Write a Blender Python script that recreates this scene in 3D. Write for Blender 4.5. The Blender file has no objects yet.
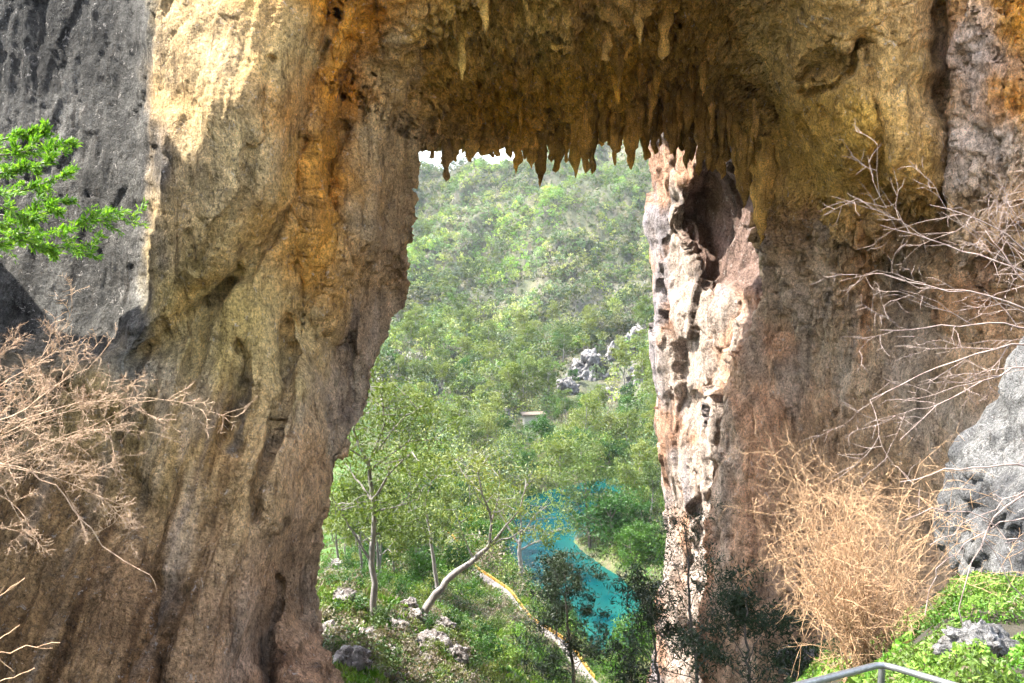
import bpy, math, time
import numpy as np
T0 = time.time()
R = math.radians
S = bpy.context.scene
COL = S.collection
rng = np.random.default_rng(7)

# ------------------------------------------------------------------ camera
F = 887.0
PITCH = R(6.85)
cd = bpy.data.cameras.new('camera'); cam = bpy.data.objects.new('camera', cd); COL.objects.link(cam)
cd.lens = F / 1024 * 36; cd.sensor_width = 36; cd.clip_start = 0.05; cd.clip_end = 9000
cam.rotation_euler = (math.pi / 2 - PITCH, 0, 0); cam.location = (0, 0, 0)
S.camera = cam
cp, sp = math.cos(PITCH), math.sin(PITCH)

def at(px, py, d):
    """world point seen in direction px,py at depth d"""
    px, py, d = np.broadcast_arrays(np.asarray(px, float), np.asarray(py, float), np.asarray(d, float))
    x = (px - 512) / F * d; v = -(py - 341.5) / F * d
    return np.stack([x, d * cp + v * sp, -d * sp + v * cp], -1)

def proj(P):
    P = np.asarray(P, float)
    d = P[..., 1] * cp - P[..., 2] * sp; v = P[..., 1] * sp + P[..., 2] * cp
    d = np.maximum(d, 1e-3)
    return 512 + F * P[..., 0] / d, 341.5 - F * v / d

def at_z(px, py, z):
    a = at(px, py, 1.0); return a * (z / a[..., 2:3])

# ------------------------------------------------------------------ noise
def _hash(ix, iy, iz, seed):
    h = (ix * 374761393 + iy * 668265263 + iz * 2147483647 + seed * 1274126177) & 0xffffffff
    h = ((h ^ (h >> 13)) * 1274126177) & 0xffffffff
    h = ((h ^ (h >> 16)) * 2246822519) & 0xffffffff
    return (h ^ (h >> 15)) & 0xffffffff
_G = np.random.default_rng(3).normal(size=(256, 3)); _G /= np.linalg.norm(_G, axis=1)[:, None]; _G = _G.astype(np.float32)
def perlin(P, seed=0):
    P = np.asarray(P); I = np.floor(P).astype(np.int64); f = (P - I).astype(np.float32)
    u = f * f * f * (f * (f * 6 - 15) + 10)
    out = 0
    for dx in (0, 1):
        wx = u[..., 0] if dx else 1 - u[..., 0]
        for dy in (0, 1):
            wy = u[..., 1] if dy else 1 - u[..., 1]
            for dz in (0, 1):
                wz = u[..., 2] if dz else 1 - u[..., 2]
                g = _G[_hash(I[..., 0] + dx, I[..., 1] + dy, I[..., 2] + dz, seed) & 255]
                dot = g[..., 0] * (f[..., 0] - dx) + g[..., 1] * (f[..., 1] - dy) + g[..., 2] * (f[..., 2] - dz)
                out = out + wx * wy * wz * dot
    return out * 1.5
def fbm(P, octv=4, seed=0, gain=.5):
    a = 1; s = 0; P = np.asarray(P, float)
    for o in range(octv):
        s = s + a * perlin(P, seed + o); P = P * 2.03 + 5.3; a *= gain
    return s
def ridged(P, octv=4, seed=0, gain=.5):
    a = 1; s = 0; P = np.asarray(P, float)
    for o in range(octv):
        s = s + a * (1 - 2 * np.abs(perlin(P, seed + o))); P = P * 2.07 + 3.1; a *= gain
    return s - 1
def worley(P, seed=0, facet=False):
    I = np.floor(P).astype(np.int64); f = P - I
    d1 = np.full(P.shape[:-1], 9.); d2 = d1.copy(); c = np.zeros(P.shape[:-1]); off = np.zeros(P.shape) if facet else None
    for dx in (-1, 0, 1):
        for dy in (-1, 0, 1):
            for dz in (-1, 0, 1):
                h = _hash(I[..., 0] + dx, I[..., 1] + dy, I[..., 2] + dz, seed)
                q = np.stack([(h & 1023) / 1023. + dx, ((h >> 10) & 1023) / 1023. + dy, ((h >> 20) & 1023) / 1023. + dz], -1)
                d = np.sqrt(((q - f) ** 2).sum(-1))
                n = d < d1
                if facet: off[n] = (q - f)[n]
                d2 = np.where(n, d1, np.minimum(d2, d)); c = np.where(n, (h >> 5) % 997 / 997., c); d1 = np.where(n, d, d1)
    if facet:
        a = c * 40; b = c * 171.3; k = np.stack([np.cos(a) * 1., np.sin(a), np.sin(b) * .8], -1); return d1, d2, c, (off * k).sum(-1)
    return d1, d2, c
def sstep(a, b, x):
    t = np.clip((x - a) / (b - a), 0, 1); return t * t * (3 - 2 * t)
def lin(c):
    c = np.asarray(c, float) / 255.; return np.where(c <= .04045, c / 12.92, ((c + .055) / 1.055) ** 2.4)

def poly_sd(px, py, poly):
    """signed distance to a closed polygon, inside positive"""
    poly = np.asarray(poly, float); n = len(poly)
    dmin = np.full(np.shape(px), 1e18); ins = np.zeros(np.shape(px), bool)
    for i in range(n):
        a = poly[i]; b = poly[(i + 1) % n]; e = b - a
        t = np.clip(((px - a[0]) * e[0] + (py - a[1]) * e[1]) / (e @ e + 1e-12), 0, 1)
        dmin = np.minimum(dmin, (px - a[0] - t * e[0]) ** 2 + (py - a[1] - t * e[1]) ** 2)
        c = ((a[1] <= py) != (b[1] <= py))
        xi = a[0] + (py - a[1]) / (e[1] if abs(e[1]) > 1e-9 else 1e-9) * e[0]
        ins ^= c & (px < xi)
    d = np.sqrt(dmin); return np.where(ins, d, -d)
def line_d(px, py, pl):
    pl = np.asarray(pl, float); dmin = np.full(np.shape(px), 1e18)
    for a, b in zip(pl[:-1], pl[1:]):
        e = b - a; t = np.clip(((px - a[0]) * e[0] + (py - a[1]) * e[1]) / (e @ e), 0, 1)
        dmin = np.minimum(dmin, (px - a[0] - t * e[0]) ** 2 + (py - a[1] - t * e[1]) ** 2)
    return np.sqrt(dmin)

# ------------------------------------------------------------------ mesh helpers
def mesh(name, V, Fq, mat, smooth=True, col=None, Ft=None):
    V = np.ascontiguousarray(V, np.float32).reshape(-1, 3)
    loops = []; starts = []; tot = []
    Fq = np.zeros((0, 4), np.int32) if Fq is None else np.asarray(Fq, np.int32).reshape(-1, 4)
    nq = len(Fq); nt = 0 if Ft is None else len(Ft)
    L = Fq.ravel(); st = np.arange(nq) * 4
    if nt:
        Ft = np.asarray(Ft, np.int32).reshape(-1, 3)
        L = np.concatenate([L, Ft.ravel()]); st = np.concatenate([st, nq * 4 + np.arange(nt) * 3])
    m = bpy.data.meshes.new(name)
    m.vertices.add(len(V)); m.vertices.foreach_set('co', V.ravel())
    m.loops.add(len(L)); m.loops.foreach_set('vertex_index', L.astype(np.int32))
    m.polygons.add(nq + nt); m.polygons.foreach_set('loop_start', st.astype(np.int32))
    if smooth is not None: m.polygons.foreach_set('use_smooth', np.full(nq + nt, bool(smooth)))
    if col is not None:
        a = m.color_attributes.new('Col', 'FLOAT_COLOR', 'POINT')
        c = np.ones((len(V), 4), np.float32); c[:, :3] = np.asarray(col).reshape(-1, 3); a.data.foreach_set('color', c.ravel())
    m.update(calc_edges=True)
    if mat: m.materials.append(mat)
    return m
def obj(name, m, parent=None):
    o = bpy.data.objects.new(name, m); COL.objects.link(o)
    if parent is not None: o.parent = parent
    return o
def empty(name, loc=(0, 0, 0), rz=0, sc=1):
    o = bpy.data.objects.new(name, None); COL.objects.link(o); o.empty_display_size = .1
    o.location = loc; o.rotation_euler = (0, 0, rz); o.scale = (sc, sc, sc) if np.isscalar(sc) else sc
    return o
def tag(o, label=None, cat=None, group=None, kind=None):
    if label: o['label'] = label
    if cat: o['category'] = cat
    if group: o['group'] = group
    if kind: o['kind'] = kind
    return o
def copy_tree(o, parent=None):
    c = o.copy(); COL.objects.link(c); c.parent = parent
    for ch in list(o.children): copy_tree(ch, c)
    return c
def grid_faces(nr, nc, wrap_r=False):
    r = np.arange(nr if wrap_r else nr - 1)[:, None]; c = np.arange(nc - 1)[None]
    a = r * nc + c; b = a + 1; r2 = (r + 1) % nr; d = r2 * nc + c; e = d + 1
    return np.stack([a, b, e, d], -1).reshape(-1, 4)
def grid_normals(P, wrap_r=False):
    if wrap_r: du = np.roll(P, -1, 0) - np.roll(P, 1, 0)
    else: du = np.gradient(P, axis=0)
    dv = np.gradient(P, axis=1)
    n = np.cross(du, dv); return n / (np.linalg.norm(n, axis=-1, keepdims=True) + 1e-9)

def frame(T):
    up = np.where(np.abs(T[..., 2:3]) > .9, np.array([1., 0, 0]), np.array([0, 0, 1.]))
    a = np.cross(T, up); a /= np.linalg.norm(a, axis=-1, keepdims=True) + 1e-9
    return a, np.cross(T, a)
def tubes(lst, k=6, rough=0.):
    VV = []; FF = []; n0 = 0; ang = np.arange(k) / k * 2 * np.pi
    for pts, rad in lst:
        pts = np.asarray(pts, float); rad = np.asarray(rad, float); n = len(pts)
        T = np.gradient(pts, axis=0); T /= np.linalg.norm(T, axis=1)[:, None] + 1e-9
        a, b = frame(T)
        rr = rad[:, None] * (1 + rough * rng.normal(size=(n, k)))
        V = pts[:, None] + (a[:, None] * np.cos(ang)[None, :, None] + b[:, None] * np.sin(ang)[None, :, None]) * rr[..., None]
        i = np.arange(n - 1)[:, None] * k; j = np.arange(k)[None]; j2 = (j + 1) % k
        f = np.stack([i + j, i + j2, i + k + j2, i + k + j], -1).reshape(-1, 4) + n0
        V = V.reshape(-1, 3); caps = [[n0 + n * k, n0 + j_, n0 + (j_ + 1) % k, n0 + n * k] for j_ in range(0)]
        VV.append(V); FF.append(f); n0 += len(V)
    return np.concatenate(VV), np.concatenate(FF)
def prisms(P0, P1, r0, r1, k=3):
    P0 = np.asarray(P0); P1 = np.asarray(P1); T = P1 - P0; T = T / (np.linalg.norm(T, axis=1)[:, None] + 1e-9)
    a, b = frame(T); ang = np.arange(k) / k * 2 * np.pi; n = len(P0)
    off = a[:, None] * np.cos(ang)[None, :, None] + b[:, None] * np.sin(ang)[None, :, None]
    V = np.concatenate([P0[:, None] + off * np.asarray(r0)[:, None, None], P1[:, None] + off * np.asarray(r1)[:, None, None]], 1)
    j = np.arange(k); j2 = (j + 1) % k; f = np.stack([j, j2, j2 + k, j + k], -1)
    Fq = (np.arange(n)[:, None, None] * 2 * k + f[None]).reshape(-1, 4)
    return V.reshape(-1, 3), Fq
def leaves(C, size, aspect=.5, rg=rng, up=0.0, dirs=None):
    """rhombus leaf per centre"""
    n = len(C); a = rg.normal(size=(n, 3)) if dirs is None else dirs + rg.normal(size=(n, 3)) * .35
    a /= np.linalg.norm(a, axis=1)[:, None]
    b = rg.normal(size=(n, 3)); b[:, 2] *= (1 - up); b -= (b * a).sum(1)[:, None] * a; b /= np.linalg.norm(b, axis=1)[:, None]
    s = (size * (.6 + .8 * rg.random(n)))[:, None]
    nb = np.cross(a, b)
    V = np.stack([C - a * s, C + b * s * aspect + nb * s * .12, C + a * s, C - b * s * aspect + nb * s * .12], 1).reshape(-1, 3)
    return V, np.arange(n * 4).reshape(n, 4)

# ------------------------------------------------------------------ materials
def nodemat(name):
    m = bpy.data.materials.new(name); m.use_nodes = True; nt = m.node_tree; nt.nodes.clear()
    out = nt.nodes.new('ShaderNodeOutputMaterial'); b = nt.nodes.new('ShaderNodeBsdfPrincipled')
    nt.links.new(b.outputs[0], out.inputs[0]); return m, nt, b, out
def N(nt, t, **kw):
    n = nt.nodes.new(t)
    for k, v in kw.items():
        if k in n.inputs: n.inputs[k].default_value = v
        else: setattr(n, k, v)
    return n
def noise(nt, vec, scale, detail=5, rough=.6, dist=0.):
    n = N(nt, 'ShaderNodeTexNoise'); n.inputs['Scale'].default_value = scale; n.inputs['Detail'].default_value = detail
    n.inputs['Roughness'].default_value = rough; n.inputs['Distortion'].default_value = dist
    nt.links.new(vec, n.inputs['Vector']); return n.outputs['Fac']
def ramp(nt, fac, stops, interp='LINEAR'):
    r = N(nt, 'ShaderNodeValToRGB'); r.color_ramp.interpolation = interp
    e = r.color_ramp.elements
    while len(e) < len(stops): e.new(.5)
    for i, (p, c) in enumerate(stops):
        e[i].position = p; e[i].color = (c, c, c, 1) if np.isscalar(c) else (*c, 1)
    nt.links.new(fac, r.inputs[0]); return r.outputs[0]
def mul(nt, a, b, fac=1., mode='MULTIPLY'):
    m = N(nt, 'ShaderNodeMix', data_type='RGBA', blend_type=mode)
    for s, v in ((m.inputs[6], a), (m.inputs[7], b), (m.inputs[0], fac)):
        if hasattr(v, 'links'): nt.links.new(v, s)
        elif np.isscalar(v): s.default_value = v
        else: s.default_value = (*v, 1)
    return m.outputs[2]
def mapping(nt, sc):
    tc = N(nt, 'ShaderNodeTexCoord'); mp = N(nt, 'ShaderNodeMapping'); mp.inputs['Scale'].default_value = sc
    nt.links.new(tc.outputs['Object'], mp.inputs[0]); return mp.outputs[0]
def bump(nt, h, dist, strength=1., nrm=None):
    b = N(nt, 'ShaderNodeBump'); b.inputs['Distance'].default_value = dist; b.inputs['Strength'].default_value = strength
    nt.links.new(h, b.inputs['Height'])
    if nrm is not None: nt.links.new(nrm, b.inputs['Normal'])
    return b.outputs[0]

def rock_mat(name, fine=1., contrast=1., usecol=True, base=(.35, .33, .31)):
    m, nt, b, out = nodemat(name)
    v = mapping(nt, (1, 1, 1)); vs = mapping(nt, (1, 1, .22))
    if usecol:
        c = N(nt, 'ShaderNodeAttribute', attribute_name='Col').outputs['Color']
    else:
        c = N(nt, 'ShaderNodeRGB').outputs[0]; c.default_value = (*base, 1)
    n1 = noise(nt, v, 1.1 * fine, 6, .72, .6); n2 = noise(nt, vs, 2.6 * fine, 5, .7, .3); n3 = noise(nt, v, 11 * fine, 4, .75)
    c = mul(nt, c, ramp(nt, n1, [(.3, 1 - .45 * contrast), (.5, 1.), (.7, 1 + .35 * contrast)]))
    c = mul(nt, c, ramp(nt, n2, [(.32, 1 - .5 * contrast), (.47, 1.), (.72, 1.12)]))
    c = mul(nt, c, ramp(nt, n3, [(.36, .55), (.5, 1.02), (.66, 1.3)]))
    # thin pale lichen specks and dark stain spots
    n4 = noise(nt, v, 4.3 * fine, 4, .8, 1.2)
    c = mul(nt, c, (.62, .57, .52), ramp(nt, n4, [(.6, 0.), (.68, .55)]), 'MIX')
    n5 = noise(nt, mapping(nt, (1, 1, .35)), 3.1 * fine, 5, .8, 1.5)
    c = mul(nt, c, (.09, .07, .05), ramp(nt, n5, [(.62, 0.), (.70, .7)]), 'MIX')
    n7 = noise(nt, mapping(nt, (1, .25, .07)), 5.5 * fine, 5, .7, .35); c = mul(nt, c, (.30, .25, .21), ramp(nt, n7, [(.57, 0.), (.64, .55), (.74, .8)]), 'MULTIPLY'); c = mul(nt, c, (1.35, 1.3, 1.25), ramp(nt, n7, [(.36, .6), (.44, 0.)]), 'MULTIPLY')
    n6 = noise(nt, mapping(nt, (1, 1, .6)), 24 * fine, 3, .8, .8); c = mul(nt, c, ramp(nt, n6, [(.38, .5), (.46, .95), (.56, 1.05), (.66, 1.45)]))
    vc = N(nt, 'ShaderNodeTexVoronoi', feature='DISTANCE_TO_EDGE'); vc.inputs['Scale'].default_value = 1.3 * fine
    dv = N(nt, 'ShaderNodeVectorMath', operation='ADD'); nz_ = N(nt, 'ShaderNodeTexNoise'); nz_.inputs['Scale'].default_value = 1.6 * fine; nz_.inputs['Detail'].default_value = 3; nt.links.new(mapping(nt, (1, 1, .45)), nz_.inputs['Vector'])
    nt.links.new(mapping(nt, (1, 1, .4)), dv.inputs[0]); nt.links.new(nz_.outputs['Color'], dv.inputs[1]); nt.links.new(dv.outputs[0], vc.inputs['Vector'])
    crk = ramp(nt, vc.outputs['Distance'], [(0, 1.), (.018, 0.)]); cm = ramp(nt, n1, [(.42, 0.), (.56, .55)])
    c = mul(nt, c, (.07, .055, .045), mul(nt, crk, cm), 'MIX')
    nt.links.new(c, b.inputs['Base Color']); b.inputs['Roughness'].default_value = .92; b.inputs['Specular IOR Level'].default_value = .2
    hm_ = N(nt, 'ShaderNodeMath', operation='MULTIPLY_ADD'); nt.links.new(n6, hm_.inputs[0]); hm_.inputs[1].default_value = .35; nt.links.new(n3, hm_.inputs[2])
    h = bump(nt, hm_.outputs[0], .14 / fine, 1.)
    nt.links.new(h, b.inputs['Normal']); return m

def leaf_mat(name, stops, trans=.35, objrand=True, usecol=False):
    m, nt, b, out = nodemat(name)
    if usecol:
        c = N(nt, 'ShaderNodeAttribute', attribute_name='Col').outputs['Color']
    else:
        a = N(nt, 'ShaderNodeAttribute', attribute_name='Col'); oi = N(nt, 'ShaderNodeObjectInfo')
        mx = N(nt, 'ShaderNodeMath', operation='MULTIPLY_ADD'); nt.links.new(oi.outputs['Random'], mx.inputs[0])
        mx.inputs[1].default_value = .6 if objrand else 0.
        s = N(nt, 'ShaderNodeMath', operation='MULTIPLY'); nt.links.new(a.outputs['Fac'], s.inputs[0]); s.inputs[1].default_value = .4 if objrand else 1.
        nt.links.new(s.outputs[0], mx.inputs[2]); c = ramp(nt, mx.outputs[0], stops)
    c = mul(nt, c, (.52, .52, .50))
    nt.links.new(c, b.inputs['Base Color']); b.inputs['Roughness'].default_value = .5; b.inputs['Specular IOR Level'].default_value = .35
    t = N(nt, 'ShaderNodeBsdfTranslucent'); nt.links.new(mul(nt, c, (1.1, 1.15, .6)), t.inputs[0])
    mi = N(nt, 'ShaderNodeMixShader'); mi.inputs[0].default_value = trans
    nt.links.new(b.outputs[0], mi.inputs[1]); nt.links.new(t.outputs[0], mi.inputs[2]); nt.links.new(mi.outputs[0], out.inputs[0])
    return m
def bark_mat(name, c1, c2, scale=3.):
    m, nt, b, out = nodemat(name); v = mapping(nt, (1, 1, .3))
    n = noise(nt, v, scale, 6, .7); c = ramp(nt, n, [(.35, c1), (.65, c2)])
    nt.links.new(c, b.inputs['Base Color']); b.inputs['Roughness'].default_value = .85
    nt.links.new(bump(nt, n, .03, .6), b.inputs['Normal']); return m

M_arch = rock_mat('arch_limestone'); M_pillar = rock_mat('sunlit_limestone', .8, .8); M_grey = rock_mat('grey_limestone', 2.2, .8)
M_crag = rock_mat('crag_rock', .45, .9)
M_stal = rock_mat('stalactite_rock', 2.0, .9)
M_gum = leaf_mat('gum_leaves', [(0, (.06, .11, .025)), (.3, (.14, .21, .05)), (.55, (.25, .33, .06)), (.75, (.34, .38, .09)), (1, (.19, .25, .13))])
M_green = leaf_mat('green_leaves', [(0, (.02, .085, .015)), (.5, (.065, .19, .025)), (1, (.15, .31, .035))])
M_dark = leaf_mat('dark_needles', [(0, (.03, .055, .025)), (.5, (.055, .09, .035)), (1, (.10, .16, .05))], .2)
M_bright = leaf_mat('bright_leaves', [(0, (.08, .22, .015)), (.5, (.20, .46, .025)), (1, (.42, .66, .08))], .45, False)
M_wood = leaf_mat('forest_leaves', [], .3, usecol=True)
M_bark = bark_mat('pale_bark', (.11, .095, .085), (.26, .235, .22)); M_dbark = bark_mat('dark_bark', (.06, .05, .04), (.16, .13, .11))
M_dry = bark_mat('dry_twigs', (.22, .125, .07), (.56, .39, .25), 16.); M_dry2 = bark_mat('straw_twigs', (.27, .15, .075), (.62, .40, .22), 16.)
M_pale = bark_mat('pale_bare_twigs', (.17, .11, .09), (.38, .30, .26), 12.)
print('mats', time.time() - T0)

# ------------------------------------------------------------------ terrain
YK = np.array([-60, -6, 3, 6, 12, 20, 30, 45, 68, 87, 105, 135, 180, 230, 330, 380, 430, 490, 560, 620, 900, 3000])  # unseen rise behind the camera, added to bounce sunlight onto the arch
BK = np.array([-900, 0, 330, 430, 500, 600, 700, 850, 1000, 1900])
TB = {
 -900: [22, -1.7, -2.2, -4, -6, -8, -10, -12, -16, -20, -24, -28, -26, -18, 0, 12, 26, 40, 55, 60, 30, 20],
 0:    [22, -1.7, -3.0, -5, -8, -11, -13, -16, -22, -28, -32, -36, -38, -32, -18, -6, 12, 28, 44, 48, 24, 20],
 330:  [22, -1.7, -3.2, -5.5, -8.5, -12, -14.8, -18.5, -27, -34, -39, -43, -44, -38, -28, -17, 0, 20, 38, 38, 20, 20],
 430:  [22, -1.7, -3.2, -5.8, -9.5, -13.5, -16.8, -20.5, -29, -35, -41, -46, -47.5, -45, -35, -22, -3, 18, 40, 40, 24, 20],
 500:  [22, -1.7, -3.2, -6, -10, -14.5, -18.5, -23, -31, -36, -43, -49, -49, -48, -38, -25, -6, 19, 43, 44, 30, 20],
 600:  [22, -1.7, -3.2, -6, -10.5, -15.5, -20.5, -27, -36, -42, -48, -49, -49, -47, -36, -22, -3, 24, 58, 66, 40, 20],
 700:  [22, -1.7, -3.0, -5.2, -9.5, -14.5, -20, -26, -36, -41, -45, -47, -46, -41, -27, -13, 8, 36, 70, 80, 60, 20],
 850:  [22, -1.7, -2.4, -3.6, -6.2, -10, -14, -22, -32, -38, -41, -42, -40, -34, -18, -4, 18, 46, 80, 90, 70, 20],
 1000: [22, -1.7, -2.1, -2.85, -4.6, -8, -12, -19, -28, -34, -37, -38, -36, -30, -12, 2, 24, 50, 84, 94, 74, 20],
 1900: [22, -1.7, -1.9, -2.2, -3.2, -5, -8, -12, -18, -22, -25, -26, -24, -18, 0, 14, 34, 58, 90, 98, 74, 20]}
TT = np.array([TB[k] for k in BK], float)
LAKE_Z = -50.
lake_px = np.array([(622, 476), (590, 481), (558, 488), (526, 497), (506, 512), (500, 540), (512, 566), (528, 588), (545, 612), (566, 632), (588, 655), (600, 672), (628, 668), (646, 630), (640, 598), (622, 578), (602, 566), (580, 550), (573, 541), (590, 534), (606, 516), (618, 500), (632, 484)], float)
lake_w = at_z(lake_px[:, 0], lake_px[:, 1], LAKE_Z)[:, :2]
path_px = [(420, 515), (445, 538), (472, 566), (500, 592), (530, 620), (556, 644), (590, 677), (640, 730)]
pz = [-36.5, -36.5, -36.4, -36.2, -36, -35.9, -35.8, -36]
path_w = np.array([at_z(p[0], p[1], z) for p, z in zip(path_px, pz)]); path_w[:, 0] += np.array([0, .5, -.6, .5, -.5, .6, -.4, 0])
def interp_y(y):
    j = np.clip(np.searchsorted(YK, y) - 1, 0, len(YK) - 2); t = np.clip((y - YK[j]) / (YK[j + 1] - YK[j]), 0, 1); return j, t
def ground(x, y, rough=True):
    x = np.asarray(x, float); y = np.asarray(y, float)
    b = 512 + F * x / np.maximum(y, 3.)
    j, t = interp_y(y); i = np.clip(np.searchsorted(BK, b) - 1, 0, len(BK) - 2); s = np.clip((b - BK[i]) / (BK[i + 1] - BK[i]), 0, 1)
    s = s * s * (3 - 2 * s)
    z = (TT[i, j] * (1 - s) + TT[i + 1, j] * s) * (1 - t) + (TT[i, j + 1] * (1 - s) + TT[i + 1, j + 1] * s) * t
    if rough:
        P = np.stack([x, y, np.zeros_like(x)], -1)
        far = sstep(200, 480, y)
        z = z + fbm(P / 60, 4, 11) * (7 * far) + fbm(P / 14, 4, 12) * np.clip(np.abs(y) / 60, .1, 1.2) * 1.6 + ridged(np.stack([(x - .35 * y) / 40, (y + .3 * x) / 160, x * 0], -1), 3, 15) * far * 9
        z = z + fbm(P / 2.2, 3, 18) * .18
    sd = poly_sd(x, y, lake_w)
    z = np.where(sd > 0, np.minimum(z, LAKE_Z - np.minimum(2.5, .15 + sd * .5)), z)
    w = np.exp(-np.maximum(-sd, 0) / 6.); z = np.where(sd <= 0, np.maximum(z, LAKE_Z + np.minimum(1.6, -sd * .45)) * (1 - w) + w * (LAKE_Z + np.minimum(1.6, -sd * .45)), z)
    pd = line_d(x, y, path_w[:, :2]); wp = 1 - sstep(1.3, 4., pd)
    z = z * (1 - wp) + wp * np.interp(y, path_w[::-1, 1], path_w[::-1, 2])
    return z
def nonuni(a, b, d, lo, hi, g=1.06):
    m = list(np.arange(a, b + d, d)); s = d; x = m[-1]
    while x < hi: s *= g; x += s; m.append(x)
    s = d; x = m[0]; pre = []
    while x > lo: s *= g; x -= s; pre.append(x)
    return np.array(pre[::-1] + m)
gx = nonuni(-45, 60, .7, -4000, 4000); gy = nonuni(-8, 190, .7, -3000, 4500, 1.035)
GX, GY = np.meshgrid(gx, gy, indexing='xy'); GZ = ground(GX, GY)
P = np.stack([GX, GY, GZ], -1)
Pn = np.stack([GX, GY, GZ * 0], -1)
n1 = fbm(Pn / 9, 4, 31); n2 = fbm(Pn / 2.5, 3, 35); n3 = fbm(Pn / 40, 3, 38)
g_grass = np.array([.10, .21, .03]); g_dry = np.array([.24, .22, .11]); g_soil = np.array([.20, .165, .12]); g_hill = np.array([.12, .14, .06])
far = sstep(170, 260, GY)[..., None]
base = g_grass * (1 - far) + g_hill * far
c = base + (g_dry - base) * sstep(-.1, .5, n1 + .3 * n2)[..., None] * .85
c = c + (g_soil - c) * sstep(.15, .5, n2 + .4 * n3)[..., None] * .7
sd = poly_sd(GX, GY, lake_w)
sh = (np.exp(-np.abs(sd + .3) / .45) * (sstep(-.4, .4, n1)))[..., None]; c = c * (1 - sh) + np.array([.19, .14, .085]) * sh
bot = sstep(0, 2, sd)[..., None]; c = c * (1 - bot) + np.array([.10, .20, .17]) * bot
bounce_pale = np.maximum(sstep(-4, -9, GY), sstep(34, 28, GY) * sstep(8, 14, GY) * sstep(-.35, .1, n1))[..., None]; c = c * (1 - bounce_pale) + np.array([.46, .40, .32]) * bounce_pale  # ground behind camera and under arch made pale to bounce light upward
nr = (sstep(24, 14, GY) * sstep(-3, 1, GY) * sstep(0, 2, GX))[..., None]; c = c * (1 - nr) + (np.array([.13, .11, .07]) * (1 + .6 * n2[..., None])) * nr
# pale scree strips on the far hillside
hx, hy = proj(P)
for poly in ([(530, 345), (560, 318), (600, 292), (640, 280), (650, 290), (600, 312), (565, 340), (545, 356)], [(460, 380), (480, 372), (520, 440), (500, 450)], [(618, 360), (655, 350), (655, 420), (625, 410)]):
    s_ = (sstep(-6, 6, poly_sd(hx, hy, np.array(poly)) + n1 * 9) * sstep(150, 200, GY))[..., None]; c = c * (1 - .8 * s_) + np.array([.30, .28, .22]) * .8 * s_
c = c * .5 * (1 - .25 * far)
m, nt, b, out = nodemat('ground_cover'); v = mapping(nt, (1, 1, 1))
cc = N(nt, 'ShaderNodeAttribute', attribute_name='Col').outputs['Color']
q = noise(nt, v, 1.7, 8, .75); cc = mul(nt, cc, ramp(nt, q, [(.3, .45), (.5, 1.), (.7, 1.5)]))
q2 = noise(nt, v, .25, 8, .7); cc = mul(nt, cc, ramp(nt, q2, [(.3, .6), (.6, 1.2)]))
nt.links.new(cc, b.inputs['Base Color']); b.inputs['Roughness'].default_value = .95; nt.links.new(bump(nt, q, .5, .8), b.inputs['Normal'])
o = obj('terrain', mesh('terrain', P, grid_faces(*GX.shape), m, True, c)); tag(o, kind='structure')

# lake
m, nt, b, out = nodemat('lake_water'); v = mapping(nt, (1, 1, 1))
q = noise(nt, v, .09, 5, .6, .8); c = ramp(nt, q, [(.35, (.0, .018, .023)), (.55, (.0, .034, .039)), (.75, (.002, .055, .052))])
b.inputs['Specular IOR Level'].default_value = .03
a = N(nt, 'ShaderNodeAttribute', attribute_name='Col')
c = mul(nt, c, (.010, .070, .058), a.outputs['Fac'], 'MIX')
nt.links.new(c, b.inputs['Base Color']); b.inputs['Roughness'].default_value = .08; b.inputs['IOR'].default_value = 1.33
rip = noise(nt, mapping(nt, (1, 1.6, 1)), 2.2, 5, .6); nt.links.new(bump(nt, rip, .06, .5), b.inputs['Normal'])
lx0, ly0 = lake_w.min(0) - 3; lx1, ly1 = lake_w.max(0) + 3
LX, LY = np.meshgrid(np.arange(lx0, lx1, 1.), np.arange(ly0, ly1, 1.))
sd = poly_sd(LX, LY, lake_w); sh = np.clip(1 - sd / 4.5, 0, 1) * .8
nsh = sstep(135, 105, LY) * sstep(.0, .5, fbm(np.stack([LX / 7, LY / 7, LX * 0], -1), 3, 5) + .25)
shal = np.clip(sh + nsh * .7, 0, 1)
o = obj('lake', mesh('lake', np.stack([LX, LY, LX * 0 + LAKE_Z], -1), grid_faces(*LX.shape), m, True, np.repeat(shal[..., None], 3, -1))); tag(o, kind='structure')

# path with yellow edging
def smooth_line(pts, n):
    pts = np.asarray(pts, float); t = np.r_[0, np.cumsum(np.linalg.norm(np.diff(pts, axis=0), axis=1))]; u = np.linspace(0, t[-1], n)
    q = np.stack([np.interp(u, t, pts[:, i]) for i in range(3)], -1)
    for _ in range(6): q[1:-1] = (q[:-2] + 2 * q[1:-1] + q[2:]) / 4
    return q
pl = smooth_line(path_w, 120); tg = np.gradient(pl, axis=0); tg[:, 2] = 0; tg /= np.linalg.norm(tg, axis=1)[:, None]; sd_ = np.stack([tg[:, 1], -tg[:, 0], tg[:, 0] * 0], -1)
if sd_[:, 0].mean() < 0: sd_ = -sd_
m, nt, b, out = nodemat('path_gravel'); v = mapping(nt, (1, 1, 1)); q = noise(nt, v, 3, 8, .7)
nt.links.new(ramp(nt, q, [(.3, (.10, .088, .078)), (.7, (.20, .175, .16))]), b.inputs['Base Color']); b.inputs['Roughness'].default_value = .95
rows = [pl + sd_ * w + np.array([0, 0, h]) for w, h in ((-.5, -.3), (-.45, .08), (0, .1), (.45, .08), (.5, -.3))]
o = obj('footpath', mesh('footpath', np.stack(rows, 0), grid_faces(5, 120), m, False)); tag(o, kind='structure')
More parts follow.
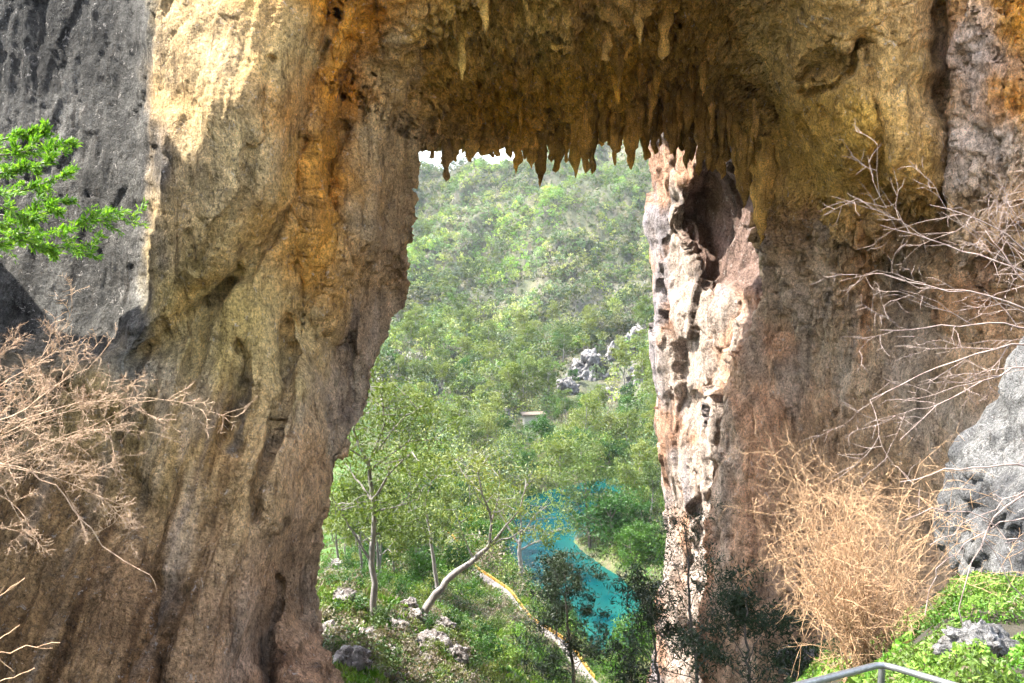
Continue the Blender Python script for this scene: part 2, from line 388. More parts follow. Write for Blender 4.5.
m, nt, b, out = nodemat('yellow_paint'); v = mapping(nt, (1, 1, 1)); q = noise(nt, v, 2, 5, .7)
nt.links.new(ramp(nt, q, [(.3, (.22, .11, .02)), (.7, (.42, .24, .035))]), b.inputs['Base Color']); b.inputs['Roughness'].default_value = .7
seg = pl[14:104]; sq = sd_[14:104]
rows = [seg + sq * w + np.array([0, 0, h]) for w, h in ((.56, -.2), (.55, .26), (.66, .27), (.7, -.2))]
o = obj('path_barrier', mesh('path_barrier', np.stack(rows, 0), grid_faces(4, 90), m, False)); tag(o, 'low yellow barrier running along the lake side of the footpath', 'barrier')
print('terrain', time.time() - T0)

# ------------------------------------------------------------------ the rock arch
INN = [(352, 900), (345, 760), (341, 683), (326, 640), (316, 600), (317, 560), (328, 512), (341, 470), (352, 440), (361, 410), (371, 380), (383, 350), (394, 322), (404, 292), (411, 266), (416, 240), (412, 205), (415, 172), (419, 146),
       (440, 150), (480, 149), (520, 147), (560, 143), (600, 134), (640, 128), (690, 128), (738, 140), (758, 180), (768, 225), (770, 290), (752, 335), (736, 400), (716, 480), (708, 560), (706, 640), (700, 760), (698, 900)]
OUT = [(-280, 900), (-280, 760), (-280, 683), (-280, 640), (-280, 600), (-280, 560), (-280, 510), (-280, 460), (-280, 420), (-280, 380), (-280, 330), (-280, 290), (-280, 240), (-280, 180), (-280, 120), (-280, 50), (-280, -40), (-280, -150), (-280, -280),
       (100, -280), (280, -280), (420, -280), (540, -280), (640, -280), (740, -280), (860, -280), (1300, -280), (1300, -60), (1300, 60), (1300, 200), (1300, 300), (1300, 400), (1300, 490), (1300, 570), (1300, 650), (1300, 760), (1300, 900)]
INN = np.array(INN, float); OUT = np.array(OUT, float)
tl = np.r_[0, np.cumsum(np.linalg.norm(np.diff(INN, axis=0), axis=1) * .55 + np.linalg.norm(np.diff(OUT, axis=0), axis=1) * .45)]
NT = 1500; NS = 430
tt = np.linspace(0, tl[-1], NT)
inn = np.stack([np.interp(tt, tl, INN[:, k]) for k in (0, 1)], -1); out_ = np.stack([np.interp(tt, tl, OUT[:, k]) for k in (0, 1)], -1)
def sm(a, n):
    for _ in range(n): a[1:-1] = (a[:-2] + 2 * a[1:-1] + a[2:]) / 4
    return a
inn = sm(inn, 12); out_ = sm(out_, 600)
# ragged edge of the opening
jit = fbm(np.stack([inn[:, 0] / 22, inn[:, 1] / 22, inn[:, 0] * 0], -1), 4, 77) * 5
nrm = out_ - inn; nrm /= np.linalg.norm(nrm, axis=1)[:, None]; inn = inn + nrm * (jit[:, None])
ss = (np.linspace(0, 1, NS) ** 1.15)
PX = inn[:, None, 0] * (1 - ss) + out_[:, None, 0] * ss; PY = inn[:, None, 1] * (1 - ss) + out_[:, None, 1] * ss
CP = np.array([(-280, -280, 26), (-280, 200, 24), (-280, 500, 19), (-280, 900, 15), (0, 0, 24), (0, 200, 23.5), (0, 400, 21), (0, 683, 17), (0, 900, 15), (150, 683, 17.5), (150, 500, 19.5), (150, 300, 21.5), (150, 100, 22), (150, -280, 24), (250, -100, 22), (250, 100, 20.5), (250, 250, 21), (250, 400, 20.5), (250, 600, 19), (330, 683, 21), (318, 600, 23), (300, 500, 20.5), (330, 400, 23), (360, 400, 26), (395, 310, 28), (408, 260, 27.5), (350, 100, 23.5), (400, 100, 25.5), (416, 165, 28), (345, 760, 20), (250, 900, 16), (350, 900, 18),
  (440, 150, 31), (520, 147, 32), (600, 134, 32.5), (650, 128, 33), (738, 140, 31), (500, 60, 26.5), (600, 60, 27.5), (700, 60, 27.5), (430, 0, 22.5), (500, 0, 22.5), (600, 0, 23), (700, 0, 23.5), (500, -280, 19), (700, -280, 19), (300, -280, 21),
  (765, 220, 29.5), (770, 290, 30), (736, 400, 30.5), (708, 560, 30.5), (700, 760, 29), (700, 900, 27), (850, 60, 22.5), (850, 180, 23.5), (800, 100, 24.5), (920, 100, 22), (800, 300, 27.5), (900, 300, 26), (800, 500, 27.5), (900, 500, 25.5), (1000, 100, 20.5), (1000, 300, 21.5), (1000, 500, 20), (1000, 683, 18), (850, 683, 25), (850, 900, 22), (1300, 100, 18), (1300, 500, 15), (1300, 900, 13), (1300, -280, 20), (900, -280, 21)], float)
def tps(cp_, x, y):
    X = cp_[:, :2] / 300.; n = len(X)
    def U(r2): return .5 * r2 * np.log(r2 + 1e-9)
    K = U(((X[:, None] - X[None]) ** 2).sum(-1)) + np.eye(n) * .003
    A = np.zeros((n + 3, n + 3)); A[:n, :n] = K; A[:n, n] = 1; A[:n, n + 1:] = X; A[n:, :n] = A[:n, n:].T
    w = np.linalg.solve(A, np.r_[cp_[:, 2], 0, 0, 0])
    x = x / 300.; y = y / 300.; o_ = w[n] + w[n + 1] * x + w[n + 2] * y
    for k in range(n): o_ = o_ + w[k] * U((x - X[k, 0]) ** 2 + (y - X[k, 1]) ** 2)
    return o_
D = tps(CP, PX, PY)
# wobble of the outlines of the lobes
wP = np.stack([PX / 60, PY / 60, PX * 0], -1); wx = fbm(wP, 4, 201) * 9; wy = fbm(wP, 4, 207) * 9; WX = PX + wx; WY = PY + wy
LOBES = [
 ([(150, -320), (148, 100), (150, 200), (146, 300), (128, 352), (165, 330), (200, 290), (230, 268), (258, 240), (285, 180), (300, 130), (325, 60), (345, -320)], .9, 20),
 ([(-400, -400), (150, -400), (150, 200), (146, 300), (125, 352), (60, 375), (-400, 360)], -1.4, 9),
 ([(300, 130), (325, 60), (345, -40), (345, -320), (392, -320), (385, -40), (374, 40), (352, 95), (334, 150), (322, 250), (306, 345), (298, 260)], .8, 14),
 ([(358, 110), (375, 60), (400, -320), (430, -320), (424, 60), (424, 145), (416, 200), (418, 250), (395, 270), (358, 268), (335, 330), (312, 345), (310, 260), (334, 170)], 1.1, 18),
 ([(322, 350), (350, 275), (430, 272), (400, 330), (372, 400), (345, 460), (318, 430)], -.6, 10),
 ([(745, -320), (748, 30), (756, 80), (772, 125), (795, 155), (825, 185), (870, 205), (915, 215), (950, 222), (948, 100), (930, -320)], 2.4, 38),
 ([(792, 80), (800, 55), (830, 45), (858, 50), (852, 75), (825, 90)], -.9, 8),
 ([(947, -320), (950, 100), (942, 230), (946, 330), (990, 340), (1012, 250), (1400, 250), (1400, -320)], 1.0, 14),
 ([(424, 140), (430, 80), (480, 48), (560, 38), (606, 70), (625, 125), (560, 138)], -1.3, 22),
 ([(640, -60), (745, -60), (755, 110), (745, 140), (660, 120), (640, 60)], -1.0, 14),
 ([(120, 683), (200, 540), (260, 420), (300, 330), (318, 350), (300, 520), (250, 700), (220, 900), (60, 900)], .7, 22),
 ([(262, 900), (285, 640), (330, 560), (420, 560), (420, 900)], .5, 14),
 ([(560, 20), (585, 20), (590, 90), (572, 130), (560, 80)], .5, 6),
 ([(722, 400), (790, 400), (800, 700), (720, 900), (706, 600)], .8, 20),
]
for poly, h, w in LOBES:
    s_ = poly_sd(WX, WY, poly); D = D - h * (1 - np.exp(-np.maximum(s_, 0) / w))
# creases: (polyline, depth, width)
for plx, h, w in [([(243, 345), (238, 400), (228, 440)], .45, 5), ([(292, 330), (285, 400), (262, 470), (255, 520)], .5, 6), ([(310, 140), (292, 195), (268, 245), (236, 278), (206, 300), (172, 340), (135, 362)], .3, 6), ([(232, 268), (215, 300), (195, 330), (188, 380)], .4, 6), ([(270, 60), (262, 140), (240, 200), (200, 262), (192, 250), (185, 235)], .15, 4), ([(345, 268), (332, 200), (345, 130)], .35, 5), ([(800, 92), (830, 90), (852, 70), (860, 40)], .4, 4), ([(870, 210), (880, 120), (868, 40)], .3, 8), ([(330, 350), (355, 330), (350, 400)], .4, 5), ([(940, 0), (945, 100), (950, 220)], .4, 6), ([(276, 580), (268, 640), (270, 700)], .5, 6), ([(60, 380), (110, 430), (150, 520), (160, 683)], .25, 12)]:
    D = D + 1.5 * h * np.exp(-(line_d(WX, WY, plx) / w) ** 2)
front = at(PX, PY, D)
NB = 46
lip = front[:, 0]; nout = nrm; k = np.linspace(0, 1, NB + 1)[1:]
PXb = inn[:, None, 0] + (out_ - inn)[:, None, 0] * (k ** 1.6) * 1.0 + nout[:, None, 0] * 6 * k; PYb = inn[:, None, 1] + (out_ - inn)[:, None, 1] * (k ** 1.6) + nout[:, None, 1] * 6 * k
Dlip = D[:, 0]
Db = Dlip[:, None] + 4.2 * sstep(0, .25, k)[None] ** .6 + 1.5 * k[None]
back = at(PXb, PYb, Db)
RK = np.concatenate([back[:, ::-1], front], 1)      # NT x (NB+NS)
nb = NB
# the surface noise, pushed along normals
allpx = np.concatenate([PXb[:, ::-1], PX], 1); allpy = np.concatenate([PYb[:, ::-1], PY], 1)
G = grid_normals(RK)
mid = G[NT // 6, nb + NS // 2]
if mid[1] > 0: G = -G
def flow(P, ppx):
    left = sstep(430, 300, ppx); Q = P.copy(); Q[..., 0] = P[..., 0] - .13 * P[..., 2] * left; Q[..., 1] = P[..., 1] * .12; return Q
Q = flow(RK, allpx)
ceil = sstep(400, 440, allpx) * sstep(800, 740, allpx) * sstep(190, 130, allpy)
drip = np.clip(ceil + sstep(742, 770, allpx) * sstep(960, 930, allpx) * sstep(180, 215, allpy) * sstep(420, 240, allpy) * .9 + sstep(950, 965, allpx) * .8 * sstep(400, 250, allpy) + sstep(300, 330, allpx) * sstep(430, 415, allpx) * .35, 0, 1)
rightw = sstep(705, 725, allpx) * sstep(200, 260, allpy)
leftlow = sstep(430, 380, allpx) * sstep(250, 400, allpy)
smoothl = np.clip(1 - .55 * (poly_sd(allpx, allpy, LOBES[0][0]) > 0) - .4 * (poly_sd(allpx, allpy, LOBES[5][0]) > 0), 0, 1)
disp = fbm(RK / 3.1 * np.array([1, 1, .6]), 3, 41) * (.42 - .2 * leftlow) * (.4 + .6 * smoothl)
disp += ridged(Q * np.array([.75, .75, .10]), 4, 51) * (.10 + .08 * leftlow + .20 * rightw)
disp += ridged(RK * np.array([.5, .5, .3]) + fbm(RK / 2, 3, 5)[..., None] * .5, 4, 61, .5) * .10 * smoothl * (1 - .7 * leftlow)
disp += ridged(Q * np.array([1.7, 1.7, .16]) + fbm(RK / 2.5, 3, 6)[..., None] * .25, 4, 66, .55) * (.03 + .09 * leftlow + .07 * rightw)
dr = ridged(RK * np.array([1.5, 1.5, .28]) + fbm(RK / 1.3, 3, 8)[..., None] * .35, 4, 71, .6)
disp += drip * (np.clip(dr, -.6, 1) * .42 + fbm(RK * np.array([2.2, 2.2, 1.3]), 3, 81) * .22)
gcm = sstep(165, 135, allpx) * sstep(370, 330, allpy); disp = disp * (1 - .5 * gcm) * (1 - .2 * sstep(430, 400, allpx))
RK = RK + G * disp[..., None]
G2 = grid_normals(RK); G2 = -G2 if (G2[NT // 6, nb + NS // 2][1] > 0) else G2
fine = fbm(RK * np.array([2.3, 2.3, 1.2]), 5, 91, .62) * .055 + ridged(RK * np.array([3.1, 3.1, 1.6]), 3, 95) * .02
w1, w2, wc, fc = worley(RK * np.array([.9, .9, .6]) + fbm(RK, 3, 99)[..., None] * .4, 4, True)
fine += -np.exp(-((w2 - w1) / .05) ** 2) * .035 + (wc - .5) * .06 + fc * (.08 - .03 * leftlow)
fine = fine * (1 - .45 * sstep(430, 400, allpx))
RK = RK + G2 * fine[..., None]
print('arch shape', time.time() - T0)
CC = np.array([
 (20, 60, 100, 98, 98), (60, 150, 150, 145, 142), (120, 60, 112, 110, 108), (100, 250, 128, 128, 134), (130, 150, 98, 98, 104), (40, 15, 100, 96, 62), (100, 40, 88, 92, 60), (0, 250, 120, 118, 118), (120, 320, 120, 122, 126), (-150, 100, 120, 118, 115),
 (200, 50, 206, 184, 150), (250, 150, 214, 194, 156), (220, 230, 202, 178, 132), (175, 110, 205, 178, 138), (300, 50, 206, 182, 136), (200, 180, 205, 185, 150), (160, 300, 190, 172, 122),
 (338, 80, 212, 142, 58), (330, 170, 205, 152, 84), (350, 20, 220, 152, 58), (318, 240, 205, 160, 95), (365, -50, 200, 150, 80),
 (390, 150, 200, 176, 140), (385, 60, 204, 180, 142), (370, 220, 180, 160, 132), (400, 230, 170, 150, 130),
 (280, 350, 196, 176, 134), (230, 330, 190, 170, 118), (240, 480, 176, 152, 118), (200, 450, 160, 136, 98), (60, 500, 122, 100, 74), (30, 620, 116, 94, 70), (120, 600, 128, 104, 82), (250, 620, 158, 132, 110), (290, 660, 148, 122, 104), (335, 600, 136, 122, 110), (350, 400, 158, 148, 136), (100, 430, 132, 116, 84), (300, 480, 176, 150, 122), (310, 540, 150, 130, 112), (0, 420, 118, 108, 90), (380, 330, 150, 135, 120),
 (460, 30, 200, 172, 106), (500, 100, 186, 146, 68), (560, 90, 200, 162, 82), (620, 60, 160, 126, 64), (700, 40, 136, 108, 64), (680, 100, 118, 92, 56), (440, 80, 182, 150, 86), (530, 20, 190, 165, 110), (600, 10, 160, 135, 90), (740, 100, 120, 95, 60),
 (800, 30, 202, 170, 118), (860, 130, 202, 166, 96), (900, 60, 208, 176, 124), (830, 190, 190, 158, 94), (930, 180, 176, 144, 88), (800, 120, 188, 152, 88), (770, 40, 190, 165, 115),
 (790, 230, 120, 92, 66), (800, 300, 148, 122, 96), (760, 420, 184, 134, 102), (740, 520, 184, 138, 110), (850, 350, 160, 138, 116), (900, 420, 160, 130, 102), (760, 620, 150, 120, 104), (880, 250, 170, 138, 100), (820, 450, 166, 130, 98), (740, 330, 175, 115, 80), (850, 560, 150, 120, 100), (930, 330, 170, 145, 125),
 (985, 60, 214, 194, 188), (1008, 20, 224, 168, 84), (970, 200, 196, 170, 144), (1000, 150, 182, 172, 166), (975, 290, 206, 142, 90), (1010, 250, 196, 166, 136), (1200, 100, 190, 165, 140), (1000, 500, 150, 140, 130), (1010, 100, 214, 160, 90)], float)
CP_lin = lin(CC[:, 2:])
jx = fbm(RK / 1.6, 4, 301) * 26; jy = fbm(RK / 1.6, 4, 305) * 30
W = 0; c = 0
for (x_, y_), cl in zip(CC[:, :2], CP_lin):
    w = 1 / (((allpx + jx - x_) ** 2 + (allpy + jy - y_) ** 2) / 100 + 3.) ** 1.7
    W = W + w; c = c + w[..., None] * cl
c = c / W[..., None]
# mineral streaks running down the rock
st = fbm(flow(RK, allpx) * np.array([1.1, 1.1, .09]), 5, 311, .62)
dk = sstep(.18, .55, st) * (.35 + .45 * leftlow + .3 * rightw + .35 * drip); c = c * (1 - dk[..., None] * (1 - np.array([.34, .29, .25])))
og = sstep(.2, .6, fbm(Q * np.array([.8, .8, .16]) + 9, 4, 321)); og = og * (.25 * rightw + .2 * (allpx > 950) + .18); c = c * (1 - og[..., None]) + (c * .45 + np.array([.44, .26, .13]) * .55) * og[..., None]
gy_ = sstep(.2, .6, fbm(Q * np.array([.9, .9, .14]) + 19, 4, 331)) * (.5 * rightw + .3 * leftlow); c = c * (1 - gy_[..., None]) + np.array([.34, .32, .32]) * gy_[..., None]
pt = sstep(.25, .5, fbm(RK * 1.3 + 4, 4, 341)); c = c * (1 - .28 * pt[..., None]); pt = sstep(.2, .5, fbm(RK * 1.7 + 40, 4, 345)); c = c * (1 + .22 * pt[..., None])
gr = sstep(.2, .5, fbm(RK * .9 + 70, 4, 347)) * sstep(160, 100, allpx) * sstep(200, 60, allpy); c = c * (1 - gr[..., None] * .6) + np.array([.11, .12, .03]) * gr[..., None] * .6
def stain(pl_, w, colr, amt, seed):
    global c
    s_ = np.exp(-(line_d(allpx + jx * .35, allpy + jy * .35, pl_) / w) ** 2) * sstep(-.5, .25, fbm(Q * np.array([1.6, 1.6, .3]) + seed, 4, seed)) * amt
    c = c * (1 - s_[..., None]) + lin(colr) * s_[..., None]
stain([(358, -60), (344, 40), (332, 120), (322, 190), (308, 260), (298, 330)], 15, [236, 176, 92], .6, 401)
stain([(300, 140), (262, 232), (205, 282), (150, 345)], 9, [214, 178, 112], .5, 402)
stain([(246, 340), (240, 395), (228, 450)], 5, [96, 88, 80], .9, 403)
stain([(293, 325), (286, 400), (264, 470), (256, 530)], 6, [104, 92, 80], .8, 404)
stain([(350, 285), (352, 350), (345, 420)], 8, [112, 100, 92], .8, 405)
stain([(385, 275), (372, 360)], 10, [176, 166, 158], .6, 406)
stain([(278, 560), (270, 640), (268, 700)], 6, [84, 74, 66], .8, 407)
stain([(780, 190), (775, 260), (765, 330), (745, 400)], 12, [92, 78, 70], .7, 408)
stain([(820, 230), (822, 300), (815, 380)], 8, [170, 160, 152], .6, 409)
stain([(870, 215), (868, 320), (860, 420)], 9, [206, 140, 84], .6, 410)
stain([(900, 200), (904, 280), (896, 360)], 6, [96, 82, 72], .7, 411)
stain([(756, 420), (748, 520), (742, 620)], 14, [196, 138, 104], .6, 412)
stain([(400, 110), (404, 180), (408, 240)], 14, [206, 184, 152], .6, 413)
stain([(480, 110), (540, 95), (600, 100)], 20, [206, 164, 84], .6, 414)
stain([(985, 0), (975, 90), (965, 180)], 16, [226, 208, 198], .8, 415)
rwm = (rightw * .45)[..., None]; c = c * (1 - rwm) + (c.mean(-1, keepdims=True) * np.array([1.12, 1., .86]) * .6 + np.array([.36, .30, .235]) * .4) * rwm
gcl = (sstep(165, 138, allpx + jx * .4) * sstep(390, 320, allpy + jy * .9))[..., None]; rc = (sstep(940, 960, allpx) * sstep(420, 330, allpy))[..., None]
c = c * (1 - gcl) + c.mean(-1, keepdims=True) * (np.array([.43, .44, .46]) * (1 - .35 * sstep(-.2, .35, fbm(Q * np.array([1.3, 1.3, .2]) + 55, 4, 499)))[..., None]) * gcl; c = c * (1 + .7 * rc); c = np.maximum(c + (c - c.mean(-1, keepdims=True)) * .12 * (1 - gcl), .02) * (1 + .22 * leftlow[..., None])
c = np.clip(c * np.array([1.32, 1.24, 1.08]) * (1 + .65 * ceil[..., None] + .55 * rightw[..., None]), 0, 2.)  # ceiling colour raised to stand in for missing bounced light
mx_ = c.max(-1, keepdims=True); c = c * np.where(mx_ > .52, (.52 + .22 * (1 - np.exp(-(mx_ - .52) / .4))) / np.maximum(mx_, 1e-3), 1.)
arch = empty('rock_arch', tuple(at(250, 760, 20))); tag(arch, 'huge ochre and tan limestone arch framing the valley view, hung with stalactites', 'rock arch')
# one closed shell: back sheet, edge, front sheet, joined round the outside
Pc = RK.transpose(1, 0, 2)
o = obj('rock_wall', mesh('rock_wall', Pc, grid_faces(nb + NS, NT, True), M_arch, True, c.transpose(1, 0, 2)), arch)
o.matrix_parent_inverse = arch.matrix_basis.inverted()

# ---- stalactites
def stalactite(base, L, r, seed, lean=(0, 0), k=16, nz=18):
    rg = np.random.default_rng(seed); t = np.linspace(0, 1, nz)[:, None]; a = np.linspace(0, 2 * np.pi, k, endpoint=False)[None]
    rad = r * ((1 - t ** 2.4) * .72 + .26) * (1 + .22 * np.sin(t * rg.uniform(9, 16) + rg.uniform(0, 6)) * (.3 + t)); rad = np.where(t > .97, r * .05, rad)
    X = rad * np.cos(a); Y = rad * np.sin(a); Z = -t * L + .25 * r + 0 * a
    P_ = np.stack([X + lean[0] * t * L, Y + lean[1] * t * L, Z], -1)
    n_ = fbm(P_ / r * np.array([.8, .8, .35]) + seed * 3.7, 3, 7) * r * .75 + fbm(P_ / r * 2.2 + seed, 2, 9) * r * .22
    P_[..., 0] += n_ * np.cos(a) * (t < .98); P_[..., 1] += n_ * np.sin(a) * (t < .98)
    f = grid_faces(nz, k + 1); cc_ = f % (k + 1); rr_ = f // (k + 1); f = rr_ * k + cc_ % k
    return P_ + base, f
SL = [(422, 140, 152, 5, 31), (432, 143, 158, 4, 31.2), (447, 138, 178, 7, 31.4), (455, 140, 160, 4, 31.3), (471, 142, 161, 6, 31.6), (484, 142, 155, 4, 31.8), (497, 140, 156, 5, 31.9), (510, 138, 157, 5, 32), (518, 136, 171, 5.5, 32), (526, 138, 158, 4, 32.1), (534, 134, 166, 5, 32.1), (543, 132, 182, 6.5, 32.1), (552, 134, 160, 4, 32.2), (560, 130, 169, 7, 32.2), (566, 132, 160, 4, 32.3), (578, 130, 152, 4, 32.4), (590, 128, 146, 4, 32.5), (601, 124, 145, 4.5, 32.6), (611, 120, 144, 5, 32.6), (619, 118, 150, 5, 32.7), (629, 116, 157, 6, 32.8), (636, 114, 148, 4, 32.8), (643, 112, 156, 5.5, 32.9), (654, 108, 150, 6, 32.9), (662, 100, 142, 5, 32.6), (672, 100, 150, 6, 32.5), (683, 98, 146, 5, 32.3), (694, 98, 155, 6.5, 32.1), (705, 96, 148, 5, 31.8), (716, 98, 160, 7, 31.5), (727, 98, 156, 6, 31.2), (738, 104, 175, 7.5, 30.6), (748, 120, 200, 8, 30.2), (757, 130, 215, 8, 29.6), (768, 140, 235, 9, 28.8)]
rq = np.random.default_rng(91)
SL += [(711, 104, 166, 9, 31.6), (703, 100, 158, 8, 31.8), (720, 104, 172, 8, 31.4), (677, 96, 156, 7, 32.3), (690, 96, 162, 7, 32.1)]
for k_ in range(24):
    x_ = 575 + 190 * (k_ + rq.random()) / 24; d_ = np.interp(x_, [575, 650, 740, 765], [31.3, 31.6, 29.8, 28.6]); yt = np.interp(x_, [575, 650, 740, 765], [100, 84, 70, 90]); SL.append((x_, yt, yt + rq.uniform(38, 74) + (26 if x_ > 700 else 0), rq.uniform(4, 7.5), d_))
parts = []
for i, (x_, y0, y1, w_, d_) in enumerate(SL):
    L = (y1 - y0) / F * d_ * 1.12; parts.append((at(x_, y0, d_), L, w_ / F * d_ * .95, 100 + i, c[np.argmin((inn[:, 0] - x_) ** 2 + (inn[:, 1] - 140) ** 2), nb + 12]))
surf = RK[:, nb:]; spx = allpx[:, nb:]; spy = allpy[:, nb:]
cand = np.argwhere(((ceil[:, nb:] > .8) & (spy > -10) & (spy < 128) & ((spx > 600) | (np.random.default_rng(5).random(spx.shape) < .35))))
rs = np.random.default_rng(12); sel = cand[rs.choice(len(cand), 34, replace=False)]
for q_, (i, j) in enumerate(sel):
    pb = surf[i, j]; x_ = spx[i, j]; L = rs.uniform(.45, 1.5) * (1.2 if 600 < x_ < 760 else .9); parts.append((pb + np.array([0, .12, .12]), L, rs.uniform(.07, .17), 300 + q_, c[i, nb + j]))
cs = lin([[150, 118, 66], [176, 148, 96], [112, 88, 58], [186, 150, 84]])
for pb, L, r_, sdd, lc in parts:
    V, f = stalactite(pb, L, r_, sdd, (rng.normal() * .04, rng.normal() * .04))
    cl = np.clip(lc * (1.15 if sdd >= 300 else np.random.default_rng(sdd).uniform(.45, 1.1)), 0, .8); V2 = V.reshape(-1, 3); nn = fbm(V2 * 2.5, 3, 55)
    col = cl * (1 + .5 * nn[:, None])
    o = obj('stalactite', mesh('stalactite', V, f, M_stal, True, col), arch); o.matrix_parent_inverse = arch.matrix_basis.inverted()
print('arch', time.time() - T0)

# ------------------------------------------------------------------ sunlit pillar beyond the arch
nz_, nu = 520, 330
zt = np.linspace(20, 900, nz_); ED = np.array([(60, 640), (100, 643), (140, 645), (180, 645), (215, 647), (250, 650), (300, 651), (340, 649), (380, 651), (430, 655), (470, 658), (520, 662), (560, 662), (600, 655), (650, 648), (720, 640), (900, 630)])
el = np.interp(zt, ED[:, 0], ED[:, 1])
uu = np.linspace(0, 1, nu)
el = el + 6
UX = np.interp(uu, [0, .12, .2, .27, .34, .75, 1], [150, 40, 3, 0, 4, 104, 200]); UD = np.interp(uu, [0, .12, .2, .27, .34, .75, 1], [49, 48.5, 46.5, 44.4, 43.0, 36.2, 33.])
for _ in range(10): UX[1:-1] = (UX[:-2] + 2 * UX[1:-1] + UX[2:]) / 4; UD[1:-1] = (UD[:-2] + 2 * UD[1:-1] + UD[2:]) / 4
PXp = el[:, None] + UX[None]; PYp = np.repeat(zt[:, None], nu, 1); Dp = np.repeat(UD[None], nz_, 0)
wP = np.stack([PXp / 30, PYp / 30, Dp / 5], -1); w0 = fbm(wP, 3, 401) * 8
def sdp(poly): return poly_sd(PXp + w0, PYp + w0 * .7, poly)
for poly, h, w in [([(682, 190), (700, 165), (735, 165), (765, 150), (790, 200), (790, 290), (745, 296), (712, 290), (690, 262), (680, 225)], -2.0, 13), ([(652, 290), (690, 282), (745, 296), (740, 370), (712, 400), (655, 400)], .6, 14), ([(716, 375), (742, 372), (736, 420), (722, 470), (706, 505), (700, 470), (706, 420)], .9, 8), ([(655, 120), (690, 140), (700, 185), (680, 220), (655, 250)], .6, 10), ([(660, 540), (700, 520), (712, 620), (660, 640)], .5, 12)]:
    s_ = sdp(poly); Dp = Dp - h * (1 - np.exp(-np.maximum(s_, 0) / w))
PP = at(PXp, PYp, Dp); Gn = grid_normals(PP); Gn = -Gn if Gn[nz_ // 2, nu // 2][1] > 0 else Gn
a1, a2, ac, af = worley(PP * np.array([.42, .42, .2]) + fbm(PP * .5, 3, 3)[..., None] * .35, 21, True)
b1, b2, bc, bf = worley(PP * np.array([1.4, 1.4, .75]) + fbm(PP * 1.2, 3, 3)[..., None] * .25, 22, True)
dsp = fbm(PP / 3.4, 3, 411) * .5 + (ac - .5) * .5 + af * .8 - np.exp(-((a2 - a1) / .05) ** 2) * .12 + (bc - .5) * .06 + bf * .12 + ridged(PP * np.array([.8, .8, .16]), 2, 420) * .10 + fbm(PP * 3.2, 4, 430, .6) * .05
dsp = dsp * .6
PP = PP + Gn * dsp[..., None]
cream = lin([246, 222, 204]) ; grey = lin([176, 170, 178]); orange = lin([240, 180, 138]); red = lin([176, 146, 132])
nA = fbm(PP * np.array([.5, .5, .14]), 4, 441); nB = fbm(PP * np.array([.35, .35, .28]) + 5, 5, 445)
c = np.broadcast_to(cream, PP.shape).copy()
gk = np.clip(sstep(672, 652, PXp + 10 * nA) * .8 + sstep(.15, .5, nA) * .6, 0, 1)[..., None]; c = c * (1 - gk) + grey * gk
ok = np.clip(sstep(-.02, .45, nB) * .75, 0, 1)[..., None]; c = c * (1 - ok) + orange * ok
rk = (sstep(-4, 6, sdp([(680, 190), (705, 165), (790, 150), (790, 300), (745, 294), (705, 285), (682, 240)])))[..., None]; c = c * (1 - rk) + (red * (1 + .4 * nA[..., None])) * rk  # shade of the hollow painted into the rock colour as grey-brown
rk = sstep(735, 765, PXp + 20 * nA)[..., None] * .6 * (1 - rk); c = c * (1 - rk) + lin([226, 160, 124]) * rk
dk = sstep(.3, .6, fbm(PP * np.array([1.2, 1.2, .14]) + 31, 4, 450))[..., None] * .7; c = c * (1 - dk * .75)
o = obj('rock_pillar', mesh('rock_pillar', PP, grid_faces(nz_, nu), M_pillar, True, c * .46)); tag(o, 'sunlit cream, grey and orange rock pillar with a shaded hollow, just beyond the arch', 'rock pillar')

# ------------------------------------------------------------------ grey rock at right, boulders, crags
def lump(center, size, seed, sub=64, blocky=.35, squash=None):
    th = np.linspace(0, np.pi, sub)[:, None]; ph = np.linspace(0, 2 * np.pi, sub * 2)[None]
    d = np.stack([np.sin(th) * np.cos(ph), np.sin(th) * np.sin(ph), np.cos(th) + 0 * ph], -1)
    s3 = np.array(size, float)
    w1, w2, wc = worley(d * 1.6 + seed * 7.3, seed); r = 1 + fbm(d * 1.3 + seed, 4, seed) * .35 + (wc - .5) * blocky - np.exp(-((w2 - w1) / .06) ** 2) * .12 + ridged(d * 3.1 + seed, 3, seed + 5, .6) * .07
    r[:, -1] = r[:, 0]; r[0] = r[0, 0]; r[-1] = r[-1, 0]
    V = d * r[..., None] * s3; return V + np.asarray(center), grid_faces(sub, sub * 2)
def rock_col(V, a, b_, seed):
    n_ = fbm(V.reshape(-1, 3) * 1.1, 4, seed); t = sstep(-.4, .4, n_)[:, None]; return np.asarray(a) * (1 - t) + np.asarray(b_) * t
V, f = lump((0, 0, 0), (1., 1., 1.), 8, 170, .04)
V = V / (np.abs(V) ** 4).sum(-1, keepdims=True) ** .25 * (.6 + .4 * np.linalg.norm(V, axis=-1, keepdims=True)) * np.array([2.5, 1.6, 2.6])
cG = at(1182, 468, 12.4)
V = V + (V / np.linalg.norm(V, axis=-1, keepdims=True)) * (worley(V * .9 + 3, 5, True)[3] * .12 + fbm(V * 2.5, 5, 6, .65) * .06)[..., None]
tilt = V.copy(); tilt[..., 0] += (V[..., 2]) * .28
o = obj('rock_outcrop', mesh('rock_outcrop', tilt, f, M_grey, True, rock_col(tilt, (.095, .095, .097), (.17, .168, .164), 9))); o.location = cG
tag(o, 'pitted pale grey limestone outcrop leaning at the right edge above the grass', 'rock outcrop')
V, f = lump((0, 0, 0), (1.7, 9., 17.), 19, 60, .25)
